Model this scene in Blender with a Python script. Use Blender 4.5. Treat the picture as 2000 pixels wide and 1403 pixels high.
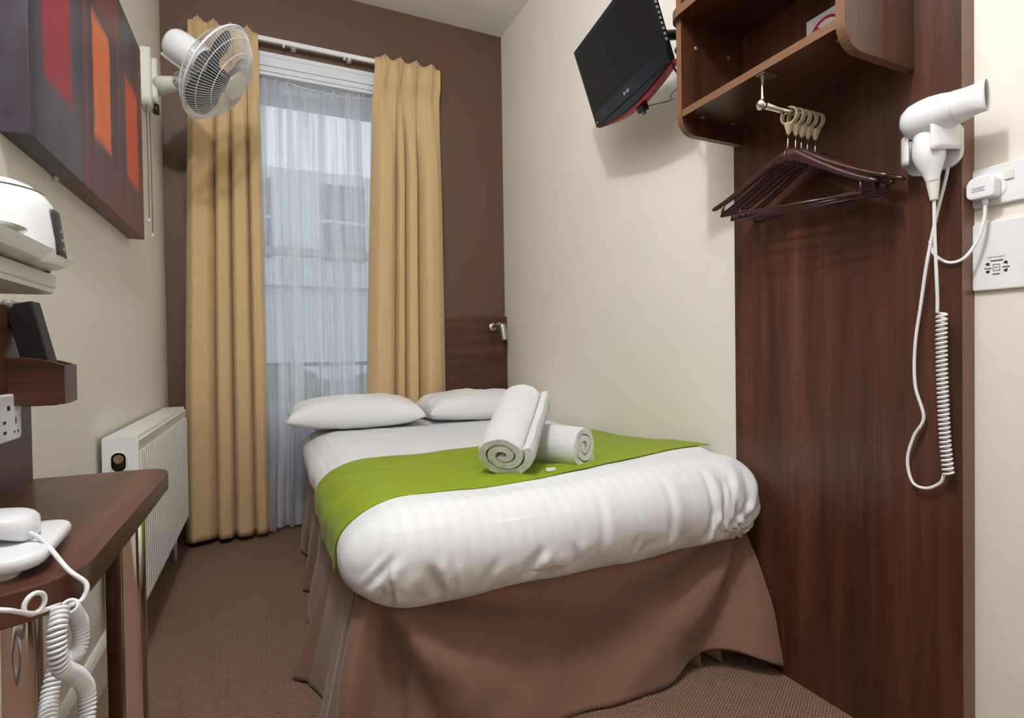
import bpy, bmesh, math, random
from mathutils import Vector, Matrix, noise
R = math.radians
SC = bpy.context.scene
for o in list(bpy.data.objects): bpy.data.objects.remove(o)
COL = SC.collection
random.seed(5)

# ------------------------------------------------------------------ camera
YAW, PITCH, ROLL, FPX, CAMH = .42633, -.014384, -.01402, 1043.688, .95
F = Vector((math.sin(YAW)*math.cos(PITCH), math.cos(YAW)*math.cos(PITCH), math.sin(PITCH)))
R0 = Vector((math.cos(YAW), -math.sin(YAW), 0)); U0 = R0.cross(F)
RT = math.cos(ROLL)*R0 + math.sin(ROLL)*U0; UP = math.cos(ROLL)*U0 - math.sin(ROLL)*R0
cam_d = bpy.data.cameras.new('camera'); cam = bpy.data.objects.new('camera', cam_d); COL.objects.link(cam)
cam_d.sensor_width = 36; cam_d.lens = 36*FPX/2000; cam_d.clip_start = .02
M4 = Matrix((RT, UP, -F)).transposed().to_4x4(); M4.translation = (0, 0, CAMH)
cam.matrix_world = M4; SC.camera = cam

# ------------------------------------------------------------------ world, lamps, exposure
SC.view_settings.view_transform = 'Standard'; SC.view_settings.look = 'None'
SC.view_settings.gamma = 1; SC.view_settings.use_curve_mapping = False
SC.view_settings.exposure = 0.18
w = bpy.data.worlds.new('world'); SC.world = w; w.use_nodes = True
bg = w.node_tree.nodes['Background']; bg.inputs[0].default_value = (.90, .95, 1.0, 1); bg.inputs[1].default_value = 1.3
def lamp(name, kind, loc, energy, color=(1, 1, 1), **kw):
    d = bpy.data.lights.new(name, kind); d.energy = energy; d.color = color
    for k, v in kw.items(): setattr(d, k, v)
    o = bpy.data.objects.new(name, d); COL.objects.link(o); o.location = loc; return o
# the room's one ceiling lamp, above the frame; its place follows from the hard shadows of the television, cabinet and fan
lamp('ceiling_lamp_offscreen', 'POINT', (-.10, .50, 2.80), 60, (.93, .97, 1), shadow_soft_size=.05)

# ------------------------------------------------------------------ materials
def s2l(c):
    c /= 255
    return c/12.92 if c <= .04045 else ((c+.055)/1.055)**2.4
def rgb(r, g, b): return (s2l(r), s2l(g), s2l(b), 1)
MATS = {}
def mat(name, col, rough=.5, metal=0, spec=.5, **kw):
    m = bpy.data.materials.new(name); m.use_nodes = True
    b = m.node_tree.nodes['Principled BSDF']
    b.inputs['Base Color'].default_value = col; b.inputs['Roughness'].default_value = rough
    b.inputs['Metallic'].default_value = metal; b.inputs['Specular IOR Level'].default_value = spec
    for k, v in kw.items(): b.inputs[k.replace('_', ' ')].default_value = v
    MATS[name] = m; return m
class NT:
    def __init__(s, m):
        s.t = m.node_tree; s.b = s.t.nodes.get('Principled BSDF')
    def n(s, ty, **kw):
        x = s.t.nodes.new(ty)
        for k, v in kw.items(): setattr(x, k, v)
        return x
    def l(s, a, b): s.t.links.new(a, b)
    def math(s, op, a, b=None, c=None):
        x = s.n('ShaderNodeMath', operation=op)
        for i, v in enumerate((a, b, c)):
            if v is None: continue
            if isinstance(v, (int, float)): x.inputs[i].default_value = v
            else: s.l(v, x.inputs[i])
        return x.outputs[0]
    def coord(s, scale=(1, 1, 1), kind='Object'):
        tc = s.n('ShaderNodeTexCoord'); mp = s.n('ShaderNodeMapping'); mp.inputs['Scale'].default_value = scale
        s.l(tc.outputs[kind], mp.inputs[0]); return mp.outputs[0]
    def noise(s, vec, scale, detail=4, rough=.5):
        x = s.n('ShaderNodeTexNoise'); x.inputs['Scale'].default_value = scale
        x.inputs['Detail'].default_value = detail; x.inputs['Roughness'].default_value = rough
        s.l(vec, x.inputs['Vector']); return x.outputs['Fac']
    def ramp(s, fac, stops):
        x = s.n('ShaderNodeValToRGB'); e = x.color_ramp.elements
        while len(e) < len(stops): e.new(.5)
        for i, (p, c) in enumerate(stops): e[i].position = p; e[i].color = c
        s.l(fac, x.inputs[0]); return x.outputs[0]
    def mix(s, f, a, b, blend='MIX'):
        x = s.n('ShaderNodeMix', data_type='RGBA', blend_type=blend)
        for i, v in ((0, f), (6, a), (7, b)):
            if isinstance(v, (int, float)): x.inputs[i].default_value = v
            elif isinstance(v, tuple): x.inputs[i].default_value = v
            else: s.l(v, x.inputs[i])
        return x.outputs[2]
    def bump(s, h, strength=.2, dist=.01):
        x = s.n('ShaderNodeBump'); x.inputs['Strength'].default_value = strength; x.inputs['Distance'].default_value = dist
        s.l(h, x.inputs['Height']); s.l(x.outputs[0], s.b.inputs['Normal'])
    def base(s, c): s.l(c, s.b.inputs['Base Color'])
def lerp(c, k): return tuple(min(1, x*k) for x in c[:3]) + (1,)

def plaster(name, col, rough=.6, st=.08):
    m = mat(name, col, rough); t = NT(m); v = t.coord()
    n1 = t.noise(v, 3, 4); t.base(t.mix(n1, lerp(col, .95), lerp(col, 1.04)))
    t.bump(t.noise(v, 160, 3), st, .002); return m
plaster('cream', rgb(236, 230, 220), .55); plaster('brown_wall', rgb(99, 71, 55), .5)
plaster('ceiling_white', rgb(246, 244, 244), .7); plaster('gloss_white', rgb(226, 222, 214), .35, .03)
def wood(name, axis, dark, mid, light, rough=.32, sc=1.0):
    m = mat(name, mid, rough); t = NT(m)
    st = {'Z': (14, 14, .7), 'Y': (14, .7, 14), 'X': (.7, 14, 14)}[axis]
    v = t.coord(tuple(a*sc for a in st))
    a = t.noise(v, 1.3, 5, .6)
    fine = {'Z': (160, 160, 3), 'Y': (160, 3, 160), 'X': (3, 160, 160)}[axis]
    b = t.noise(t.coord(fine), 1.5, 3, .6)
    f = t.math('ADD', t.math('MULTIPLY', a, .75), t.math('MULTIPLY', b, .3))
    t.base(t.ramp(f, [(.32, dark), (.52, mid), (.72, light)]))
    t.bump(b, .05, .001); return m
WD, WM, WL = rgb(42, 22, 15), rgb(76, 42, 28), rgb(108, 66, 46)
wood('walnut_z', 'Z', WD, WM, WL); wood('walnut_y', 'Y', WD, WM, WL); wood('walnut_x', 'X', WD, WM, WL)
mat('walnut_edge', rgb(118, 82, 58), .42)
mat('white_plastic', rgb(236, 237, 240), .22); mat('ivory_plastic', rgb(226, 226, 216), .3)
mat('white_satin', rgb(232, 232, 230), .35); mat('black_plastic', rgb(18, 18, 20), .35)
mat('dark_plastic', rgb(48, 52, 54), .4); mat('chrome', (.82, .80, .77, 1), .09, 1); mat('steel', (.55, .53, .5, 1), .28, 1)
mat('brass', rgb(188, 170, 128), .28, 1)
mat('ring_cream', rgb(226, 212, 176), .3, .25)
mat('hanger_wood', rgb(62, 30, 28), .25); mat('red_gloss', rgb(150, 14, 30), .2)
mat('screen', rgb(22, 21, 24), .3, spec=.2); mat('bezel', rgb(16, 20, 27), .15, spec=.35)
mat('radiator_white', rgb(232, 231, 228), .3)
mat('red_mark', rgb(200, 20, 50), .5); mat('black_mark', rgb(30, 30, 34), .6); mat('lilac_mark', rgb(176, 170, 204), .6)
mat('sign_white', rgb(240, 242, 248), .4); mat('grey_mark', rgb(150, 150, 160), .5)
mat('fold_black', rgb(14, 10, 13), .45); mat('grey_trim', rgb(120, 122, 118), .4)
mat('ceramic', rgb(238, 238, 234), .15); mat('red_foil', rgb(196, 24, 36), .4)
mat('divan', rgb(70, 52, 42), .8); mat('sash_white', rgb(226, 230, 236), .35)

def carpet():
    m = mat('carpet', rgb(112, 86, 68), .95, spec=.1); t = NT(m)
    tc = t.n('ShaderNodeTexCoord'); sp = t.n('ShaderNodeSeparateXYZ'); t.l(tc.outputs['Object'], sp.inputs[0])
    zig = t.math('PINGPONG', sp.outputs[0], .0075)
    ph = t.math('MULTIPLY', t.math('ADD', sp.outputs[1], zig), 2*math.pi/.0085)
    st = t.math('MULTIPLY_ADD', t.math('SINE', ph), .5, .5)
    n = t.noise(tc.outputs['Object'], 260, 3)
    f = t.math('ADD', t.math('MULTIPLY', st, .62), t.math('MULTIPLY', n, .45))
    c = t.ramp(f, [(.22, rgb(86, 64, 50)), (.55, rgb(142, 112, 92)), (.85, rgb(184, 150, 126))])
    big = t.noise(tc.outputs['Object'], 2.2, 3)
    t.base(t.mix(t.math('MULTIPLY', big, .35), c, rgb(112, 88, 70)))
    t.bump(f, .9, .004); return m
carpet()
def cloth(name, col, rough=.85, weave=900, st=.15, var=.06, sheen=.2):
    m = mat(name, col, rough, spec=.2); t = NT(m); m.node_tree.nodes['Principled BSDF'].inputs['Sheen Weight'].default_value = sheen
    v = t.coord(); n = t.noise(v, 9, 3)
    t.base(t.mix(n, lerp(col, 1-var), lerp(col, 1+var)))
    wv = t.noise(v, weave, 2); t.bump(wv, st, .0015); return m
def curtain_mat():
    m = cloth('curtain_gold', rgb(212, 180, 134), .85, 700, .12, .03); return m
curtain_mat()
cloth('valance_brown', rgb(128, 96, 78), .75, 600, .1, .05)
cloth('pillow_white', rgb(238, 238, 238), .8, 500, .08, .01)
def duvet_mat():
    m = mat('duvet_white', rgb(238, 238, 240), .62, spec=.3); t = NT(m)
    tc = t.n('ShaderNodeTexCoord'); sp = t.n('ShaderNodeSeparateXYZ'); t.l(tc.outputs['Object'], sp.inputs[0])
    s = t.math('SINE', t.math('MULTIPLY', sp.outputs[0], 2*math.pi/.036))
    s = t.math('MULTIPLY_ADD', t.math('MULTIPLY', s, 4), .5, .5); s = t.math('MINIMUM', t.math('MAXIMUM', s, 0), 1)
    t.base(t.mix(s, rgb(236, 237, 240), rgb(233, 234, 237)))
    t.l(t.math('MULTIPLY_ADD', s, .12, .5), t.b.inputs['Roughness'])
    t.bump(t.noise(tc.outputs['Object'], 7, 4, .5), .22, .03)
duvet_mat()
def runner_mat():
    c = rgb(140, 160, 8); m = mat('runner_green', c, .62, spec=.25); t = NT(m)
    m.node_tree.nodes['Principled BSDF'].inputs['Sheen Weight'].default_value = .08
    n = t.noise(t.coord((6, 60, 30)), 1.0, 4, .6); t.base(t.mix(n, lerp(c, .70), lerp(c, 1.15)))
    t.bump(t.noise(t.coord((10, 120, 120)), 1.5, 3), .25, .002)
runner_mat()
def towel_mat():
    m = mat('towel_white', rgb(242, 242, 240), .95, spec=.1); t = NT(m); v = t.coord()
    m.node_tree.nodes['Principled BSDF'].inputs['Sheen Weight'].default_value = .5
    n = t.noise(v, 300, 3); t.bump(n, 1.0, .006)
towel_mat()
def mesh_fabric():
    m = bpy.data.materials.new('sheer_white'); m.use_nodes = True; t = NT(m); nt = m.node_tree
    nt.nodes.remove(nt.nodes['Principled BSDF']); out = nt.nodes['Material Output']
    d = t.n('ShaderNodeBsdfDiffuse'); d.inputs[0].default_value = rgb(242, 240, 246)
    tl = t.n('ShaderNodeBsdfTranslucent'); tl.inputs[0].default_value = rgb(238, 238, 244)
    tr = t.n('ShaderNodeBsdfTransparent'); tr.inputs[0].default_value = (.97, .98, 1, 1)
    a = t.n('ShaderNodeMixShader'); a.inputs[0].default_value = .55; t.l(d.outputs[0], a.inputs[1]); t.l(tl.outputs[0], a.inputs[2])
    n = t.noise(t.coord((90, 90, 1.0)), 1.2, 3); n2 = t.noise(t.coord((1, 0, .025)), 20, 2, .4)
    n2 = t.ramp(n2, [(.45, (0, 0, 0, 1)), (.55, (1, 1, 1, 1))]); f = t.math('ADD', t.math('MULTIPLY_ADD', n, .14, .58), t.math('MULTIPLY', n2, .24))
    b = t.n('ShaderNodeMixShader'); t.l(f, b.inputs[0]); t.l(tr.outputs[0], b.inputs[1]); t.l(a.outputs[0], b.inputs[2])
    t.l(b.outputs[0], out.inputs[0]); MATS['sheer_white'] = m
mesh_fabric()
def glass(name, tint, gl):
    m = bpy.data.materials.new(name); m.use_nodes = True; t = NT(m); nt = m.node_tree
    nt.nodes.remove(nt.nodes['Principled BSDF']); out = nt.nodes['Material Output']
    tr = t.n('ShaderNodeBsdfTransparent'); tr.inputs[0].default_value = tint
    g = t.n('ShaderNodeBsdfGlossy'); g.inputs['Roughness'].default_value = .02
    b = t.n('ShaderNodeMixShader'); b.inputs[0].default_value = gl
    t.l(tr.outputs[0], b.inputs[1]); t.l(g.outputs[0], b.inputs[2]); t.l(b.outputs[0], out.inputs[0]); MATS[name] = m
glass('window_glass', (.93, .97, .97, 1), .02)
def blade():
    m = bpy.data.materials.new('fan_blade'); m.use_nodes = True; t = NT(m); nt = m.node_tree
    p = nt.nodes['Principled BSDF']; p.inputs['Base Color'].default_value = rgb(74, 80, 88); p.inputs['Roughness'].default_value = .25
    tr = t.n('ShaderNodeBsdfTransparent'); b = t.n('ShaderNodeMixShader'); b.inputs[0].default_value = .8
    t.l(tr.outputs[0], b.inputs[1]); t.l(p.outputs[0], b.inputs[2]); t.l(b.outputs[0], nt.nodes['Material Output'].inputs[0]); MATS['fan_blade'] = m
blade()
def canvas_mat():
    # flat print on canvas: object coordinates, Y along the wall, Z up (origin at the near lower corner)
    m = mat('canvas_print', rgb(60, 52, 66), .42); t = NT(m)
    tc = t.n('ShaderNodeTexCoord'); wob = t.n('ShaderNodeTexNoise'); wob.inputs['Scale'].default_value = 14; wob.inputs['Detail'].default_value = 3
    t.l(tc.outputs['Object'], wob.inputs['Vector'])
    sp = t.n('ShaderNodeSeparateXYZ'); t.l(tc.outputs['Object'], sp.inputs[0])
    off = t.math('MULTIPLY_ADD', wob.outputs['Fac'], .03, -.015)
    Y = t.math('ADD', sp.outputs[1], off); Z = t.math('ADD', sp.outputs[2], off)
    def soft(v, a, b, e):
        def ss(lo, hi, x):
            r = t.n('ShaderNodeMapRange', interpolation_type='SMOOTHSTEP')
            r.inputs[1].default_value = lo; r.inputs[2].default_value = hi; t.l(x, r.inputs[0]); return r.outputs[0]
        u = ss(a-e, a+e, v); d = ss(b-e, b+e, v)
        return t.math('SUBTRACT', u, d)
    def rect(y0, y1, z0, z1, e=.012, ez=.02): return t.math('MULTIPLY', soft(Y, y0, y1, e), soft(Z, z0, z1, ez))
    c = t.ramp(t.noise(t.coord((5, 5, 1.5)), 1.2, 4), [(.3, rgb(44, 36, 46)), (.55, rgb(72, 68, 82)), (.75, rgb(98, 98, 112))])
    for r, col, k in (((.0, .03, -1, 2), rgb(40, 20, 28), .8), ((.352, .385, -1, 2), rgb(132, 70, 58), .75), ((.690, .715, -1, 2), rgb(150, 60, 46), .8), ((.62, .68, -1, 2, .02), rgb(90, 56, 66), .6),
                      ((.70, .98, -1, .12, .06, .08), rgb(120, 44, 46), .6), ((.36, .69, -1, .13, .03, .05), rgb(122, 52, 54), .55), ((.22, .34, .0, .20, .04, .08), rgb(104, 88, 96), .7),
                      ((.985, 1.1, -1, 2, .02), rgb(110, 48, 44), .8), ((.42, .70, .53, 1.2, .05, .03), rgb(140, 62, 40), .55), ((.74, .98, .50, .60, .05, .05), rgb(90, 40, 40), .7)):
        c = t.mix(t.math('MULTIPLY', rect(*r), k), c, col)
    tn = t.noise(t.coord((40, 40, 3)), 1, 3)
    for r, ca, cb in (((.075, .250, .155, .95), rgb(176, 32, 40), rgb(140, 44, 58)), ((.432, .602, .160, .50), rgb(238, 140, 60), rgb(222, 84, 50)),
                      ((.795, .97, .16, .493), rgb(226, 96, 44), rgb(200, 58, 38))):
        c = t.mix(rect(*r), c, t.mix(tn, ca, cb))
    t.base(c); t.bump(t.noise(tc.outputs['Object'], 700, 2), .15, .001)
canvas_mat()
plaster('stucco_far', rgb(206, 212, 216), .8); plaster('stone_grey', rgb(128, 136, 138), .8)
mat('far_glass', rgb(70, 84, 92), .1); mat('railing_iron', rgb(60, 66, 70), .5)
def leaves():
    m = mat('hedge_leaves', rgb(58, 84, 60), .7); t = NT(m); t.base(t.ramp(t.noise(t.coord(), 20, 3), [(.3, rgb(36, 58, 42)), (.7, rgb(96, 122, 92))]))
leaves()

# ------------------------------------------------------------------ mesh helpers
ORG = {}
def V3(*a): return Vector(a)
def obj(name, verts, faces, m, parent=None, smooth=False, org=None, fm=None):
    """one mesh object; verts are given in world space, stored around the thing's origin"""
    if org is None: org = ORG[parent.as_pointer()] if parent else Vector((0, 0, 0))
    org = Vector(org)
    me = bpy.data.meshes.new(name); me.from_pydata([tuple(Vector(v)-org) for v in verts], [], faces)
    for x in (m if isinstance(m, (list, tuple)) else [m]): me.materials.append(MATS[x])
    if fm: 
        for p, i in zip(me.polygons, fm): p.material_index = i
    if smooth: me.polygons.foreach_set('use_smooth', [True]*len(me.polygons))
    me.update(); o = bpy.data.objects.new(name, me); COL.objects.link(o); ORG[o.as_pointer()] = org
    if parent: o.parent = parent
    else: o.location = org
    return o
def thing(name, label, cat, loc, group=None):
    o = bpy.data.objects.new(name, None); COL.objects.link(o); o.location = loc; o.empty_display_size = .05
    ORG[o.as_pointer()] = Vector(loc); return tag(o, label, cat, group)
def tag(o, label, cat, group=None):
    o['label'] = label; o['category'] = cat
    if group: o['group'] = group
    return o
def struct(o): o['kind'] = 'structure'; return o
def bm_out(bm):
    bm.normal_update(); bm.verts.ensure_lookup_table()
    v = [x.co.copy() for x in bm.verts]; ix = {x: i for i, x in enumerate(bm.verts)}
    f = [[ix[y] for y in p.verts] for p in bm.faces]; bm.free(); return v, f
def gbox(x0, x1, y0, y1, z0, z1, bev=0, seg=2):
    bm = bmesh.new(); bmesh.ops.create_cube(bm, size=1)
    for v in bm.verts: v.co = ((x0+x1)/2+v.co.x*(x1-x0), (y0+y1)/2+v.co.y*(y1-y0), (z0+z1)/2+v.co.z*(z1-z0))
    if bev: bmesh.ops.bevel(bm, geom=bm.edges[:], offset=bev, segments=seg, affect='EDGES', profile=.5)
    return bm_out(bm)
def box(name, ext, m, parent=None, bev=.002, **kw):
    v, f = gbox(*ext, bev); return obj(name, v, f, m, parent, **kw)
def join(*parts):
    V, Fc = [], []
    for v, f in parts:
        n = len(V); V += list(v); Fc += [[i+n for i in p] for p in f]
    return V, Fc
def xf(g, mtx): return [mtx @ Vector(v) for v in g[0]], g[1]
def frame(d):
    d = Vector(d).normalized(); a = Vector((0, 0, 1)) if abs(d.z) < .95 else Vector((1, 0, 0))
    x = a.cross(d).normalized(); return x, d.cross(x)
def gtube(pts, r, seg=10, closed=False, cap=True):
    pts = [Vector(p) for p in pts]; n = len(pts); rs = r if isinstance(r, (list, tuple)) else [r]*n
    V, Fc = [], []; x = None
    for i, p in enumerate(pts):
        if closed: d = pts[(i+1) % n]-pts[i-1]
        else: d = pts[min(i+1, n-1)]-pts[max(i-1, 0)]
        d.normalize()
        if x is None: x, y = frame(d)
        else:
            x = (x-d*x.dot(d)).normalized(); y = d.cross(x)
        for k in range(seg):
            a = 2*math.pi*k/seg; V.append(p+rs[i]*(math.cos(a)*x+math.sin(a)*y))
    for i in range(n if closed else n-1):
        j = (i+1) % n
        for k in range(seg): Fc.append([i*seg+k, i*seg+(k+1) % seg, j*seg+(k+1) % seg, j*seg+k])
    if cap and not closed: Fc += [list(range(seg))[::-1], [(n-1)*seg+k for k in range(seg)]]
    return V, Fc
def tube(name, pts, r, m, parent=None, seg=10, closed=False, **kw):
    v, f = gtube(pts, r, seg, closed); return obj(name, v, f, m, parent, True, **kw)
def glathe(prof, c, ax=(0, 0, 1), seg=32, sx=1, sy=1):
    """profile [(radius, height)] turned about axis ax through c"""
    ax = Vector(ax).normalized(); x, y = frame(ax); c = Vector(c); V, Fc = [], []; rings = []
    for r, h in prof:
        if r < 1e-6: rings.append([len(V)]); V.append(c+ax*h)
        else:
            rings.append(list(range(len(V), len(V)+seg)))
            V += [c+ax*h+r*(sx*math.cos(2*math.pi*k/seg)*x+sy*math.sin(2*math.pi*k/seg)*y) for k in range(seg)]
    for a, b in zip(rings, rings[1:]):
        for k in range(seg):
            q = [a[k % len(a)], a[(k+1) % len(a)], b[(k+1) % len(b)], b[k % len(b)]]
            q = [v for i, v in enumerate(q) if v not in q[:i]]
            if len(q) > 2: Fc.append(q)
    if len(rings[0]) > 1: Fc.append(rings[0][::-1])
    if len(rings[-1]) > 1: Fc.append(rings[-1])
    return V, Fc
def lathe(name, prof, c, m, parent=None, ax=(0, 0, 1), seg=32, smooth=True, sx=1, sy=1, **kw):
    v, f = glathe(prof, c, ax, seg, sx, sy); o = obj(name, v, f, m, parent, smooth, **kw)
    if smooth: autosmooth(o)
    return o
def autosmooth(o, ang=40):
    bm = bmesh.new(); bm.from_mesh(o.data); bm.normal_update()
    for e in bm.edges:
        if len(e.link_faces) == 2 and e.calc_face_angle(0) > R(ang): e.smooth = False
    bm.to_mesh(o.data); bm.free()
def gprism(pts, ex, axis=2, bev=0, seg=2):
    """2D outline extruded between ex[0] and ex[1] along axis (the outline takes the other two axes in order)"""
    def p3(p, h):
        l = [0, 0, 0]; o = [i for i in range(3) if i != axis]; l[o[0]], l[o[1]], l[axis] = p[0], p[1], h; return l
    bm = bmesh.new(); lo = [bm.verts.new(p3(p, ex[0])) for p in pts]; hi = [bm.verts.new(p3(p, ex[1])) for p in pts]; n = len(pts)
    bm.faces.new(lo); bm.faces.new(hi)
    for i in range(n): bm.faces.new([lo[i], lo[(i+1) % n], hi[(i+1) % n], hi[i]])
    bmesh.ops.recalc_face_normals(bm, faces=bm.faces[:])
    if bev:
        ed = [e for e in bm.edges if all(v in lo for v in e.verts) or all(v in hi for v in e.verts)]
        bmesh.ops.bevel(bm, geom=ed, offset=bev, segments=seg, affect='EDGES', profile=.5)
    return bm_out(bm)
def prism(name, pts, ex, m, parent=None, axis=2, bev=0, **kw):
    v, f = gprism(pts, ex, axis, bev); o = obj(name, v, f, m, parent, True, **kw); autosmooth(o, 22); return o
def rrect(x0, x1, y0, y1, r, n=5):
    rs = r if isinstance(r, (list, tuple)) else [r]*4     # corners: x0y0, x1y0, x1y1, x0y1
    P = []
    for (cx, cy, a0), q in zip(((x0, y0, 180), (x1, y0, 270), (x1, y1, 0), (x0, y1, 90)), rs):
        sx = 1 if cx == x0 else -1; sy = 1 if cy == y0 else -1
        if q < 1e-5: P.append((cx, cy)); continue
        for k in range(n+1):
            a = R(a0+90*k/n); P.append((cx+sx*q+q*math.cos(a), cy+sy*q+q*math.sin(a)))
    return P
def ggrid(fn, nu, nv, closed_u=False):
    V = [fn(i/(nu if closed_u else nu-1), j/(nv-1)) for j in range(nv) for i in range(nu)]; Fc = []
    for j in range(nv-1):
        for i in range(nu if closed_u else nu-1):
            a = j*nu+i; b = j*nu+(i+1) % nu; Fc.append([a, b, b+nu, a+nu])
    return V, Fc
def spline(pts, n=8):
    P = [Vector(p) for p in pts]; out = []
    for i in range(len(P)-1):
        p0, p1, p2, p3 = P[max(i-1, 0)], P[i], P[i+1], P[min(i+2, len(P)-1)]
        for k in range(n):
            t = k/n; out.append(.5*((2*p1)+(p2-p0)*t+(2*p0-5*p1+4*p2-p3)*t*t+(3*p1-p0-3*p2+p3)*t**3))
    out.append(P[-1]); return out
def coil(path, rad, turns, per=14, taper=.0):
    """helix wound round a path"""
    P = spline(path, 24); L = [0]
    for a, b in zip(P, P[1:]): L.append(L[-1]+(b-a).length)
    n = int(turns*per); out = []; x = None; j = 0
    for i in range(n+1):
        s = L[-1]*i/n
        while j < len(P)-2 and L[j+1] < s: j += 1
        t = (s-L[j])/max(1e-9, L[j+1]-L[j]); p = P[j].lerp(P[j+1], t); d = (P[j+1]-P[j]).normalized()
        if x is None: x, y = frame(d)
        x = (x-d*x.dot(d)).normalized(); y = d.cross(x); a = 2*math.pi*i/per
        out.append(p+rad*(math.cos(a)*x+math.sin(a)*y))
    return out
def solid(o, th, off=-1):
    md = o.modifiers.new('thickness', 'SOLIDIFY'); md.thickness = th; md.offset = off; return o
def sstep(a, b, x):
    t = min(1, max(0, (x-a)/(b-a))); return t*t*(3-2*t)
def nz(x, y=0, z=0): return noise.noise(Vector((x, y, z)))
_tc = {}
def gtext(s, size):
    c = bpy.data.curves.new('t', 'FONT'); c.body = s; c.size = size; c.align_x = 'CENTER'; c.align_y = 'CENTER'; c.extrude = .0002
    o = bpy.data.objects.new('t', c); COL.objects.link(o); dg = bpy.context.evaluated_depsgraph_get()
    me = bpy.data.meshes.new_from_object(o.evaluated_get(dg)); g = [v.co.copy() for v in me.vertices], [list(p.vertices) for p in me.polygons]
    bpy.data.objects.remove(o); bpy.data.curves.remove(c); bpy.data.meshes.remove(me); return g
def basis(o, x, y, z):
    m = Matrix((Vector(x), Vector(y), Vector(z))).transposed().to_4x4(); m.translation = Vector(o); return m

# ------------------------------------------------------------------ room shell
XL, XR, YB, YF, ZC = -.465, 1.385, 3.15, -1.35, 2.955
WX0, WX1, WZ1 = -.10, .72, 2.47          # window opening in the back wall
o = struct(box('floor', (XL-.1, XR+.1, YF-.1, YB+.35, -.08, 0), 'carpet', bev=0)); o['label'] = 'brown herringbone weave carpet'
struct(box('ceiling', (XL-.1, XR+.1, YF-.1, YB+.1, ZC, ZC+.1), 'ceiling_white', bev=0))
struct(box('wall_left', (XL-.1, XL, YF-.1, YB+.1, 0, ZC), 'cream', bev=0))
struct(box('wall_right', (XR, XR+.1, YF-.1, YB+.1, 0, ZC), 'cream', bev=0))
struct(box('wall_front', (XL, XR, YF-.1, YF, 0, ZC), 'cream', bev=0))
g = join(gbox(XL, WX0, YB, YB+.3, 0, ZC), gbox(WX1, XR, YB, YB+.3, 0, ZC), gbox(WX0, WX1, YB, YB+.3, WZ1, ZC))
struct(obj('wall_back', *g, 'brown_wall'))
sk = [(XL, 0), (XL+.016, 0), (XL+.016, .105), (XL+.011, .118), (XL+.006, .125), (XL, .128)]
struct(obj('baseboard_left', *gprism(sk, (YF, YB), 1), 'gloss_white'))
# window: stepped head, jambs, two sliding sashes
win = struct(thing('window_1', 'tall white sash window behind the net curtain', 'window', (.31, YB+.2, 0)))
del win['category']
Y0 = YB
for i, (z0, z1, y) in enumerate(((2.538, 2.562, .014), (2.512, 2.540, .010), (2.488, 2.514, .017), (2.462, 2.490, .008))):
    box('head_moulding', (WX0-.07, WX1+.07, Y0-y, Y0+.005, z0, z1), 'sash_white', win, .003)
for x0, x1 in ((WX0-.07, WX0+.004), (WX1-.004, WX1+.07)): box('architrave', (x0, x1, Y0-.012, Y0+.005, 0, 2.47), 'sash_white', win, .003)
box('lining_head', (WX0, WX1, Y0+.0, Y0+.30, 2.445, 2.472), 'sash_white', win, .002)
for x0, x1 in ((WX0, WX0+.03), (WX1-.03, WX1)): box('lining_side', (x0, x1, Y0, Y0+.3, 0, 2.45), 'sash_white', win, .002)
box('stop_bead', (WX0+.03, WX1-.03, Y0+.10, Y0+.125, 2.41, 2.446), 'sash_white', win, .003)
def sash(y, z0, z1, bars):
    t = .045; x0, x1 = WX0+.03, WX1-.03
    g = join(gbox(x0, x0+t, y, y+.04, z0, z1, .004), gbox(x1-t, x1, y, y+.04, z0, z1, .004),
             gbox(x0+t-.002, x1-t+.002, y, y+.04, z1-t, z1, .004), gbox(x0+t-.002, x1-t+.002, y, y+.04, z0, z0+t, .004))
    s = obj('sash', *g, 'sash_white', win)
    box('pane', (x0+t-.005, x1-t+.005, y+.018, y+.022, z0+t-.005, z1-t+.005), 'window_glass', s, 0)
sash(Y0+.19, 1.52, 2.42, 0); sash(Y0+.145, .62, 1.56, 0)
box('sash_catch', (.29, .33, Y0+.12, Y0+.15, 1.56, 1.578), 'steel', win, .003)
box('lower_panel', (WX0+.03, WX1-.03, Y0+.15, Y0+.19, 0, .62), 'sash_white', win, .004)
for x0, x1 in ((.0, .28), (.34, .62)): box('panel_field', (x0, x1, Y0+.143, Y0+.152, .12, .50), 'sash_white', win, .006)

# ------------------------------------------------------------------ outside the window
box('balcony_slab', (-2.5, 3.2, YB+.3, YB+1.2, -.25, -.05), 'stone_grey', bev=.01)
tag(bpy.data.objects['balcony_slab'], 'grey stone balcony floor outside the window', 'balcony')
rl = thing('balcony_railing', 'dark iron balcony railing outside the window', 'railing', (.3, YB+1.1, -.05))
for z in (.12, .86): box('rail', (-2.4, 3.1, YB+1.09, YB+1.12, z, z+.03), 'railing_iron', rl, .003)
for i in range(36): tube('baluster', [(-2.35+i*.15, YB+1.105, -.05), (-2.35+i*.15, YB+1.105, .87)], .008, 'railing_iron', rl, 6)
hd = []
for i in range(26):
    c = V3(-5+i*.45+random.uniform(-.1, .1), YB+6+random.uniform(-.3, .3), random.uniform(-.4, .5))
    hd.append(glathe([(0, -.6), (.35, -.45), (.55, 0), (.4, .4), (0, .55)], c, seg=9))
v, f = join(*hd); v = [p+.12*noise.noise_vector(p*4) for p in v]
tag(obj('hedge', v, f, 'hedge_leaves', smooth=True), 'dark green hedge across the street outside the window', 'hedge')
fac = thing('opposite_house', 'pale stucco house across the street seen through the window', 'building', (0, YB+11, -3))
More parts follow.
